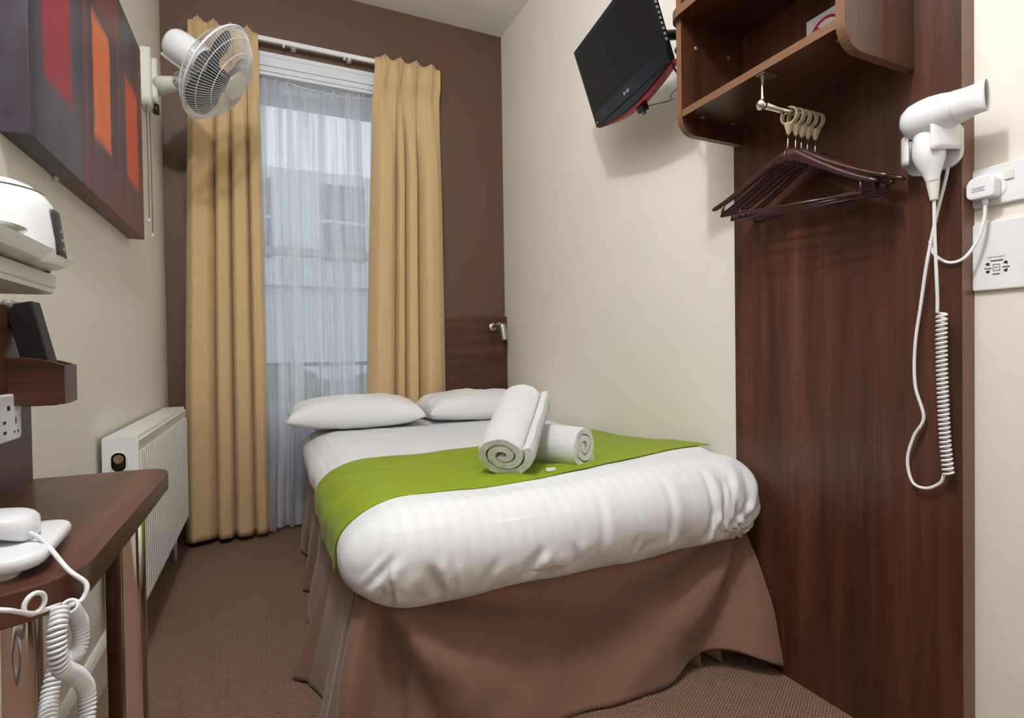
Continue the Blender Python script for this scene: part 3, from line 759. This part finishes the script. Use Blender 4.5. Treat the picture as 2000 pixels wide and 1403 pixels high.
obj('spine', *xf(glathe([(0, -.022), (.009, -.021), (.010, 0), (.009, .021), (0, .022)], (-.016, 0, .178), (0, 1, 0), 16), m), 'grey_trim', fo, True)
# telephone
ph = thing('telephone', 'white desk telephone with handset and coiled cord on the desk', 'telephone', (-.32, .80, DZ))
base = rrect(-.40, -.235, .73, .895, [.02, .03, .028, .02], 6)
m = Matrix.Translation((-.32, .8, DZ)) @ Matrix.Rotation(R(4), 4, 'Z') @ Matrix.Translation((.32, -.8, -DZ))
g = xf(gprism(base, (DZ+.009, DZ+.026), 2, .007, 3), m); b = obj('base', *g, 'white_plastic', ph, True); autosmooth(b, 50)
obj('foot', *xf(gprism(rrect(-.385, -.26, .745, .88, .012), (DZ, DZ+.012), 2), m), 'ivory_plastic', ph)
def hs(u, v):
    # handset: rounded bar along X with thicker ear and mouth ends
    t = v*2-1; a = 2*math.pi*u; e = max(0, 1-abs(t)**8)**.5
    wy = (.030+.006*t*t)*e; wz = (.013+.010*abs(t)**3)*e
    z = DZ+.044+.006*(1-t*t)-.008*abs(t)**3
    return Vector((-.335+t*.082, .815+wy*math.copysign(abs(math.cos(a))**.7, math.cos(a)), z+wz*math.copysign(abs(math.sin(a))**.7, math.sin(a))))
g = xf(ggrid(hs, 28, 34, True), m); h_ = obj('handset', *g, 'white_plastic', ph, True)
lead = spline([(-.262, .800, DZ+.038), (-.243, .788, DZ+.028), (-.208, .742, DZ+.005), (-.190, .735, DZ-.012), (-.192, .728, DZ-.026), (-.200, .716, DZ-.026)], 8)
tube('cord_lead', lead, .0026, 'white_plastic', ph, 8)
cp = [(x+.012, y-.004, z) for x, y, z in ((-.212, .720, .684), (-.212, .752, .650), (-.212, .745, .622), (-.220, .712, .625), (-.222, .690, .600), (-.212, .660, .575), (-.198, .668, .545), (-.196, .700, .560), (-.198, .716, .590), (-.200, .690, .622), (-.203, .658, .650), (-.205, .658, .680), (-.207, .675, .700))]
tube('coiled_cord', coil(cp, .0068, 96, 11), .0019, 'white_plastic', ph, 6)
lp = [V3(-.208, .650, .716)+.0095*Vector((math.cos(a)*.55, math.cos(a)*.85, math.sin(a))) for a in [2*math.pi*k/16 for k in range(17)]]
tube('cord_loop', spline([(-.197, .680, .700)]+lp[12:]+lp[1:13]+[(-.212, .640, .712), (-.222, .62, .726), (-.26, .64, .722), (-.315, .72, DZ+.012)], 3), .0023, 'white_plastic', ph, 7)

# ------------------------------------------------------------------ kettle shelf
sh = thing('tea_shelf', 'white wall shelf with rounded corner carrying the kettle tray', 'shelf', (-.39, .9, 1.053))
ol = rrect(-.466, -.312, .50, 1.125, [.002, .05, .035, .002], 8)
prism('shelf_board', ol, (1.062, 1.083), 'white_satin', sh, 2, .002)
prism('rim_trim', rrect(-.464, -.315, .51, 1.122, [.002, .05, .034, .002], 8), (1.054, 1.0625), 'white_satin', sh, 2, .001)
box('underside_batten', (-.455, -.385, .60, 1.06, 1.042, 1.055), 'white_satin', sh, .002)
def trayfn(u, v):
    # v: centre .. rim ; rounded rectangle, flared lip
    P = TR; n = len(P); k = u*n; i = int(k) % n; t = k-int(k); p = Vector(P[i]).lerp(Vector(P[(i+1) % n]), t); c = Vector((-.375, .88))
    s, z = ((0, 1.0865), (.86, 1.0865), (.90, 1.089), (1.0, 1.106))[min(3, int(v*3+.5))]
    q = c+(p-c)*s; return Vector((q.x, q.y, z))
TR = rrect(-.463, -.279, .66, 1.09, .025, 5)
o = obj('tea_tray', *ggrid(trayfn, 96, 4, True), 'white_satin', None, True, org=(-.375, .88, 1.083)); solid(o, .0035, -1); autosmooth(o, 25)
tag(o, 'white rectangular tray with flared lip on the wall shelf', 'tray')
kt = thing('kettle', 'small white electric kettle standing on the shelf tray', 'kettle', (-.352, 1.0, 1.086))
kc = (-.352, 1.0, 1.086)
lathe('body', [(0, 0), (.074, 0), (.0765, .005), (.0745, .035), (.068, .075), (.063, .090), (.055, .102), (.046, .108), (0, .109)], kc, 'white_plastic', kt, seg=40)
lathe('lid', [(.047, .107), (.042, .113), (.028, .119), (0, .121)], kc, 'white_plastic', kt, seg=36)
lathe('lid_seam', [(.0535, .1035), (.054, .105), (.051, .1065)], kc, 'grey_trim', kt, seg=36)
gl = []
def gaug(u, v):
    a = R(-62)+R(30)*u; z = .018+.078*v; r = .0775-.000*v-(.0765-.066)*max(0, (z-.006)/.084)+.0015
    return Vector((kc[0]+r*math.cos(a), kc[1]+r*math.sin(a), kc[2]+z))
# the gauge faces the room
def gaug2(u, v):
    a = R(-14)+R(30)*u; z = .014+.066*v; r = .0772-.00*z-.11*max(0, z-.006)+.0006
    return Vector((kc[0]+r*math.cos(a), kc[1]+r*math.sin(a), kc[2]+z))
o = obj('water_gauge', *ggrid(gaug2, 10, 10), 'dark_plastic', kt, True); solid(o, .002, 0)
for z in (.025, .038, .051):
    p = gaug2(.55, (z-.014)/.066); lathe('gauge_mark', [(0, .0015), (.0025, .001), (.003, 0)], p, 'white_plastic', o, (1, .2, .1), 10)
hp = spline([(kc[0]-.02, kc[1]-.062, kc[2]+.088), (kc[0]-.02, kc[1]-.105, kc[2]+.085), (kc[0]-.02, kc[1]-.11, kc[2]+.06), (kc[0]-.02, kc[1]-.075, kc[2]+.02)], 6)
tube('handle', hp, .010, 'white_plastic', kt, 10)
sc_p = [(0, .002), (.028, .002), (.034, 0), (.038, .003), (.062, .010), (.064, .012), (.060, .0125), (.036, .006), (0, .005)]
for i, (z, lab) in enumerate(((1.0895, 'white saucer at the bottom of the pair on the tray'), (1.1015, 'white saucer stacked on the other saucer under the cup'))):
    x = -.345+.006*i; o = lathe('saucer', sc_p, (x, .86, z), 'ceramic', None, seg=36, org=(x, .86, z)); tag(o, lab, 'saucer')
cu = thing('tea_cup', 'white tea cup on the stacked saucers beside the kettle', 'cup', (-.340, .86, 1.108))
lathe('bowl', [(.036, 0), (.0365, .004), (.034, .028), (.026, .048), (.018, .054), (0, .054)], (-.340, .86, 1.1075), 'ceramic', cu, seg=32)
lathe('foot_ring', [(.017, .053), (.016, .059), (.013, .059), (.012, .054)], (-.340, .86, 1.1075), 'ceramic', cu, seg=28)
tube('handle', spline([(-.340, .895, 1.118), (-.340, .915, 1.125), (-.340, .91, 1.145), (-.340, .888, 1.147)], 5), .004, 'ceramic', cu, 8)
o = lathe('sugar_sachet', [(0, -.006), (.0055, -.005), (.007, 0), (.0055, .005), (0, .006)], (-.318, 1.072, 1.0895), 'red_foil', None, (1, 0, .0), 14, org=(-.318, 1.072, 1.083))
tag(o, 'tiny red sachet on the white shelf beneath the tray lip', 'sachet')

# ------------------------------------------------------------------ cabinet over the panel
cb = thing('wall_cabinet', 'open walnut wall cabinet with rounded side boards above the hangers', 'cabinet', (1.22, .98, 1.575))
CX = 1.10; BX = 1.3425
def side(y0, y1, name):
    o2 = rrect(CX, BX, 1.575, 2.4, [.055, .001, .001, .001], 8)
    v, f = gprism(o2, (y0, y1), 1); o = obj(name, v, f, ['walnut_z', 'walnut_edge'], cb)
    for p in o.data.polygons:
        if p.normal.x < -.25 and abs(p.normal.y) < .5 or (p.normal.z < -.5): p.material_index = 1
    return o
sl = side(1.21, 1.23, 'side_board'); sr = side(.729, .749, 'side_board')
def shelf_b(name, x0, y0, y1, z0, z1):
    v, f = gbox(x0, BX, y0, y1, z0, z1); o = obj(name, v, f, ['walnut_y', 'walnut_edge'], cb)
    for p in o.data.polygons:
        if p.normal.x < -.5: p.material_index = 1
    return o
shb = shelf_b('bottom_shelf', CX+.002, .7485, 1.2105, 1.622, 1.642)
ol = rrect(1.082, BX, .70, 1.255, [.02, .001, .001, .05], 8)
v, f = gprism(ol, (1.905, 1.93), 2); o = obj('top_board', v, f, ['walnut_y', 'walnut_edge'], cb)
for p in o.data.polygons:
    if abs(p.normal.z) < .5: p.material_index = 1
for x, z in ((1.155, 1.83), (1.285, 1.83)): lathe('screw_cap', [(0, .003), (.005, .0025), (.0065, 0)], (x, 1.2105, z), 'grey_trim', sl, (0, -1, 0), 14)
for x, y in ((1.16, 1.19), (1.28, 1.19), (1.15, .775)): lathe('screw_cap', [(0, .0025), (.006, .002), (.007, 0)], (x, y, 1.622), 'grey_trim', shb, (0, 0, -1), 14)
RY, RZ = .945, 1.547
box('rod_flange', (1.105, 1.155, RY-.012, RY+.012, 1.6185, 1.6225), 'steel', cb, .001)
tube('rod_stem', [(1.115, RY, 1.62), (1.115, RY, RZ+.02), (1.115, RY, RZ)], [.004, .0045, .007], 'chrome', cb, 12)
lathe('rod_finial', [(0, -.014), (.008, -.0115), (.0135, -.004), (.0135, .004), (.008, .0115), (0, .014)], (1.112, RY, RZ), 'chrome', cb, (1, 0, 0), 22)
tube('hanging_rod', [(1.115, RY, RZ), (1.343, RY, RZ)], .0085, 'chrome', cb, 16)

# no smoking sign on the panel inside the cabinet
sg = thing('no_smoking_sign', 'white no smoking sign inside the open cabinet', 'sign', (1.341, .948, 1.72))
box('sign_plate', (1.3395, 1.3425, .90, .993, 1.70, 1.828), 'sign_white', sg, .0004)
cy, cz, rr = .938, 1.770, .044
def flat(name, pts, m, x=1.3388): return obj(name, *gprism(pts, (x, x+.0012), 0), m, sg)
ro = [(cy+rr*math.cos(a), cz+rr*math.sin(a)) for a in [2*math.pi*k/40 for k in range(40)]]
rg_v = []; rg_f = []
for k in range(40):
    a = 2*math.pi*k/40
    for r in (rr, rr-.007): rg_v.append((1.3388, cy+r*math.cos(a), cz+r*math.sin(a)))
for k in range(40): rg_f.append([2*k, 2*k+1, (2*k+3) % 80, (2*k+2) % 80])
obj('red_ring', rg_v, rg_f, 'red_mark', sg)
d = .0026; q = (rr-.004)*.707
flat('red_bar', [(cy+q-d, cz+q+d), (cy+q+d, cz+q-d), (cy-q+d, cz-q-d), (cy-q-d, cz-q+d)], 'red_mark', 1.3384)
flat('cigarette', [(cy+.026, cz-.003), (cy+.026, cz+.004), (cy-.012, cz+.004), (cy-.012, cz-.003)], 'grey_mark')
flat('cigarette_end', [(cy-.013, cz-.003), (cy-.013, cz+.004), (cy-.022, cz+.004), (cy-.022, cz-.003)], 'black_mark')
flat('smoke', [(cy-.024, cz+.008), (cy-.021, cz+.008), (cy-.018, cz+.022), (cy-.022, cz+.022)], 'black_mark')

# coat hangers on the rod
def hanger(x, y, rz, dip, label):
    t = thing('coat_hanger', label, 'coat hanger', (x, y, RZ))
    def T(p): return (x+p[0], y+p[1], RZ+p[2])
    V = []; Fc = []; ri, ro_, zc = .0185, .0228, -.0100
    for k in range(30):
        a = 2*math.pi*k/30; c, q = math.cos(a), math.sin(a)
        for r_, xo in ((ri, -.0055), (ro_, -.0055), (ro_, .0055), (ri, .0055)): V.append(T((xo, r_*c, zc+r_*q)))
    for k in range(30):
        for e in range(4): Fc.append([4*k+e, 4*k+(e+1) % 4, 4*((k+1) % 30)+(e+1) % 4, 4*((k+1) % 30)+e])
    g = [(V, Fc)]
    rg = obj('ring', *join(*g), 'ring_cream', t, True); autosmooth(rg, 50)
    lathe('ring_cup', [(0, 0), (.005, 0), (.008, .006), (.0165, .024), (.014, .027)], T((0, 0, -.056)), 'ring_cream', t, seg=16, sx=.6)
    tube('pin', [T((0, 0, -.052)), T((0, 0, -.100))], .0018, 'chrome', t, 8)
    L = .215
    for s, nm in ((1, 'shoulder_arm'), (-1, 'shoulder_arm')):
        P = [(0, -s*.004, -.104), (0, s*.022, -.105), (0, s*.045, -.118), (0, s*.09, -.146), (0, s*.15, -.180), (0, s*.20, -.204), (0, s*(L+.006), -.212)]
        ks = spline(P, 4); n = len(ks); V = []; Fc = []; SG = 10
        for i, p in enumerate(ks):
            q = i/(n-1); hw = .0055+.0035*q+(.003*math.exp(-((q-.0)/.12)**2)); hh = .013*(1-q)**1.6+.0065
            if i >= n-2: hw *= .72; hh *= .72
            for k in range(SG):
                a = 2*math.pi*k/SG; V.append(Vector(T(p))+Vector((hw*math.cos(a), 0, hh*math.sin(a)-(.006*(1-q)))))
        for i in range(n-1):
            for k in range(SG): Fc.append([i*SG+k, i*SG+(k+1) % SG, (i+1)*SG+(k+1) % SG, (i+1)*SG+k])
        Fc += [list(range(SG)), [(n-1)*SG+k for k in range(SG)]]
        obj(nm, V, Fc, 'hanger_wood', t, True)
        tube('bar_strut', [T((0, s*.185, -.20)), T((0, s*.190, -.236))], .004, 'hanger_wood', t, 8)
    tube('trouser_bar', [T((0, -.192, -.234)), T((0, .192, -.234))], .0042, 'hanger_wood', t, 8)
    t.rotation_euler = (R(dip), 0, R(rz)); return t
G = 'wooden coat hangers on the rod'
labs = ['dark wooden coat hanger, outermost on the rod by the rod finial', 'dark wooden coat hanger hanging second from the rod finial', 'dark wooden coat hanger in the middle of the rod row',
        'dark wooden coat hanger hanging second from the walnut panel', 'dark wooden coat hanger pressed closest to the walnut panel']
for (x, rz, dip), lb in zip(((1.212, 5, 5), (1.235, 4, 2), (1.259, 1, 3.5), (1.284, 0, 4.5), (1.309, -1, 2)), labs): hanger(x, RY, rz, dip, lb)

# ------------------------------------------------------------------ television
BR = V3(1.136, 1.30, 1.837); E_ = V3(.1362, .9907, 0); TW = .514; TH = .30; s_ = .32
NN = V3(-.9907, .1362, 0); UU = (Vector((0, 0, math.sqrt(1-s_*s_)))+NN*s_).normalized(); ZZ = E_.cross(UU)   # towards / away
if ZZ.x > 0: ZZ = -ZZ
tvm = basis(BR, E_, UU, ZZ)          # local x along bottom edge, y up, z out of the screen
tv = thing('television', 'black flat television with red lower edge on a wall bracket', 'television', BR+E_*TW/2)
def tvp(name, g, m, parent=None, smooth=False):
    o = obj(name, *xf(g, tvm), m, parent or tv, smooth); return o
bowp = [(TW*i/24, -.029*math.sin(math.pi*i/24)**.9) for i in range(25)]
o = tvp('bezel', gprism([(0, TH), (0, 0), (TW, 0), (TW, TH)], (-.022, 0), 2, .003), 'bezel')
tvp('lower_lip', gprism([(TW, .002)]+[(x, y+.001) for x, y in bowp[::-1]]+[(0, .002)], (-.018, -.004), 2), 'bezel')
tvp('red_trim', gprism([(TW, .0)]+[(x, y*1.32-.003) for x, y in bowp[::-1]]+[(0, 0)], (-.040, -.010), 2), 'red_gloss')
tvp('back_shell', gprism(rrect(.04, TW-.04, .02, TH-.03, .03), (-.055, -.02), 2, .01), 'black_plastic')
tvp('screen_panel', gbox(.018, TW-.018, .050, TH-.018, -.001, .0012), 'screen')
g = gtext('LG', .016); lg = tvp('brand_letters', xf(g, basis((TW*.5-.012, .022, .001), (-1, 0, 0), (0, 1, 0), (0, 0, 1)) if False else basis((TW*.5-.010, .024, .0008), (-1, 0, 0), (0, 1, 0), (0, 0, -1))), 'ivory_plastic')
tvp('brand_emblem', glathe([(0, .001), (.0062, .001), (.0062, 0)], (TW*.5+.012, .024, .0006), (0, 0, 1), 20), 'grey_mark')
tvp('power_light', gbox(TW-.022, TW-.018, .012, .016, 0, .001), 'white_plastic')
for i in range(14): tvp('side_vent', gbox(-.0012, .0004, .06+i*.016, .069+i*.016, -.014, -.006), 'grey_trim')
bk = thing('tv_bracket', 'black metal arm holding the television to the cabinet side', 'bracket', (1.22, 1.27, 1.92))
c0 = tvm @ Vector((.16, .14, -.056))
box('side_plate', (1.17, 1.25, 1.2305, 1.238, 1.84, 2.0), 'black_plastic', bk, .002)
tube('upper_arm', [(1.21, 1.235, 1.955), (1.215, 1.33, 1.95), c0+Vector((.02, 0, .02))], .016, 'black_plastic', bk, 12)
tube('lower_arm', [(1.20, 1.235, 1.895), (1.20, 1.29, 1.89), (1.215, 1.35, 1.91)], .013, 'black_plastic', bk, 12)
obj('mount_plate', *xf(gbox(.10, .24, .08, .20, -.066, -.054), tvm), 'black_plastic', bk)
lathe('pivot_bolt', [(0, -.03), (.012, -.03), (.012, .03), (0, .03)], (1.205, 1.262, 1.91), 'chrome', bk, (0, 0, 1), 16)
dg = thing('usb_receiver', 'black box plugged in under the television edge', 'receiver', tvm @ Vector((.235, -.05, -.03)))
obj('plug_body', *xf(gbox(.220, .256, -.062, -.030, -.045, -.018, .003), tvm), 'black_plastic', dg)
obj('plug_tip', *xf(gbox(.232, .246, -.072, -.06, -.038, -.026, .001), tvm), 'grey_trim', dg)
w0 = tvm @ Vector((.225, -.05, -.04))
o = tube('aerial_cable', spline([w0, w0+Vector((.03, -.09, -.012)), (1.23, 1.40, 1.795), (1.25, 1.30, 1.83), (1.26, 1.236, 1.85)], 8), .0014, 'dark_plastic', None, 6, org=w0)
tag(o, 'thin grey cable running from the receiver to the cabinet', 'cable')
w1 = tvm @ Vector((.06, .02, -.05))
o = tube('power_cable', spline([w1, w1+Vector((.0, -.03, -.05)), (1.17, 1.28, 1.78), (1.20, 1.236, 1.74)], 8), .0035, 'black_plastic', None, 8, org=w1)
tag(o, 'black power cable behind the television corner', 'cable')

# ------------------------------------------------------------------ hair dryer
hh = thing('dryer_holder', 'white wall holder on the walnut panel gripping the hair dryer', 'holder', (1.342, .69, 1.33))
prism('back_plate', rrect(.634, .744, 1.330, 1.412, [.03, .03, .006, .006], 5), (1.331, 1.343), 'white_plastic', hh, 0, .003)
def jaw(y0, dep, ye, z0, z1):
    def fn(u, v):
        a = v*math.pi/2
        return Vector((1.334-dep*math.sin(a), y0+(ye-y0)*(1-math.cos(a)), z0+(z1-z0)*u+.012*(u-.5)*math.sin(a)))
    o = obj('jaw', *ggrid(fn, 6, 12), 'white_plastic', hh, True); solid(o, .004, 0)
jaw(.636, .072, .656, 1.362, 1.412); jaw(.740, .052, .708, 1.352, 1.405)
dr = thing('hair_dryer', 'white hair dryer held on the walnut panel with coiled cord', 'hair dryer', (1.265, .69, 1.25))
bc = V3(1.290, .668, 1.436); ba = Vector((.06, -1, .03)).normalized()
prof = [(0, -.056), (.016, -.0545), (.029, -.047), (.037, -.034), (.0405, -.016), (.041, .002), (.0385, .022), (.034, .040), (.032, .046)]
lathe('barrel', prof+[(0, .046)], bc, 'white_plastic', dr, ba, 36)
lathe('rear_grille', [(0, -.0575), (.014, -.0562), (.017, -.0545)], bc, 'grey_trim', dr, ba, 24)
def noz(u, v):
    a = 2*math.pi*u; k = v; up = Vector((0, 0, 1)); up = (up-ba*up.dot(ba)).normalized(); sd = ba.cross(up)
    ru = .0325-.002*k-.003*math.sin(math.pi*k); rs = .0325+(.011-.0325)*k
    return bc+ba*(.044+.050*k)+up*ru*math.sin(a)+sd*rs*math.cos(a)+up*.004*k
o = obj('nozzle', *ggrid(noz, 32, 10, True), 'white_plastic', dr, True); solid(o, .002, -1)
v = [noz(k/32, .12) for k in range(32)]; obj('outlet_grille', v, [list(range(32))], 'dark_plastic', dr)
ht = bc+Vector((0, .012, -.022)); hb = V3(1.290, .666, 1.296)
pts = [ht.lerp(hb, i/24) for i in range(25)]
rs = [.0215+.0075*math.sin(math.pi*min(1, (i/24)*1.02))**1.3-.0095*sstep(.45, 1, i/24) for i in range(25)]
tube('handle', pts, rs, 'white_plastic', dr, 28)
lathe('strain_relief', [(.0122, 0), (.0118, .004)]+[(.0112-.0045*k/10+(.0009 if k % 2 else 0), .004+.034*k/10) for k in range(11)], hb, 'ivory_plastic', dr, (0, -.05, -1), 16)
q0 = hb+Vector((0, -.002, -.036))
cpath = [(1.315, .663, 1.02), (1.318, .665, .95), (1.320, .664, .85), (1.322, .661, .75), (1.323, .655, .672)]
hx_ = coil(cpath, .0085, 36, 14)
tube('cord_upper', spline([q0, (1.298, .667, 1.18), (1.306, .668, 1.10), (1.313, .670, 1.05), hx_[0]], 8), .0034, 'white_plastic', dr, 8)
tube('coiled_cord', hx_, .0026, 'white_plastic', dr, 7)
ret = spline([hx_[-1], (1.325, .672, .650), (1.327, .700, .632), (1.327, .728, .640), (1.327, .738, .69), (1.328, .725, .745), (1.328, .705, .79), (1.328, .722, .86), (1.328, .722, .95), (1.326, .708, 1.05), (1.322, .695, 1.13), (1.325, .680, 1.22), (1.33, .664, 1.30), (1.335, .660, 1.335)], 8)
tube('cord_return', ret, .0034, 'white_plastic', dr, 8)

# ------------------------------------------------------------------ sockets on the cream wall
s1 = plate('wall_socket', 'white switched socket with a plug beside the walnut panel', XR+.001, -1, .500, .6365, 1.240, 1.322)
box('rocker_switch', (XR-.0135, XR-.008, .578-.013, .578+.003, 1.286, 1.304), 'ivory_plastic', s1, .001)
lathe('neon_ring', [(.026, 0), (.025, .002), (0, .002)], (XR-.0095, .602, 1.276), 'white_plastic', s1, (-1, 0, 0), 30)
s2 = plate('shaver_socket', 'white shaver socket with black markings below the other socket', XR+.001, -1, .545, .6365, 1.064, 1.207)
xs = XR-.0104
def mk(y, z, a, b, m='black_mark'): return box('printed_mark', (xs-.0006, xs+.0004, y-a, y+a, z-b, z+b), m, s2, 0)
mk(.5935, 1.1245, .0105, .0009); mk(.5945, 1.0965, .006, .0009)
for y in (.6085, .578): mk(y, 1.1095, .006, .0008)
for sy, y in ((1, .609), (-1, .579)):
    for sz, z in ((1, 1.118), (-1, 1.103)):
        obj('socket_slot', *gprism([(y-.0035, z-.003*sz), (y+.0035, z-.0005*sz), (y+.0008, z+.0035*sz), (y-.003, z+.003*sz)], (xs-.0007, xs+.0004), 0), 'black_mark', s2)
for a, b, y, z in ((.006, .0006, .594, 1.1165), (.006, .0006, .594, 1.104), (.0006, .006, .5995, 1.1105), (.0006, .006, .5885, 1.1105), (.003, .0006, .594, 1.1105)): mk(y, z, a, b, 'grey_mark')
g = gtext('SHAVERS ONLY', .0042); obj('printed_text', *xf(g, basis((xs-.0006, .594, 1.132), (0, -1, 0), (0, 0, 1), (-1, 0, 0))), 'grey_mark', s2)
plg = thing('mains_plug', 'white mains plug pushed into the socket beside the panel', 'plug', (XR-.02, .61, 1.255))
prism('plug_body', rrect(.585, .634, 1.253, 1.300, [.008, .012, .02, .014], 5), (XR-.040, XR-.0105), 'white_plastic', plg, 0, .004)
for i, (z, k) in enumerate(((1.276, 1), (1.2725, .8), (1.269, 1))): box('rating_line', (XR-.0408, XR-.0398, .612-.012*k, .612+.012*k, z-.0007, z+.0007), 'lilac_mark', plg, 0)
tube('cord_grip', [(XR-.026, .606, 1.256), (XR-.026, .606, 1.240)], [.0055, .0045], 'white_plastic', plg, 10)
tube('flex', spline([(XR-.026, .606, 1.242), (XR-.028, .607, 1.21), (XR-.035, .617, 1.165), (XR-.045, .635, 1.133), (1.333, .66, 1.128), (1.328, .684, 1.15), (1.325, .690, 1.18)], 8), .0034, 'white_plastic', plg, 8)
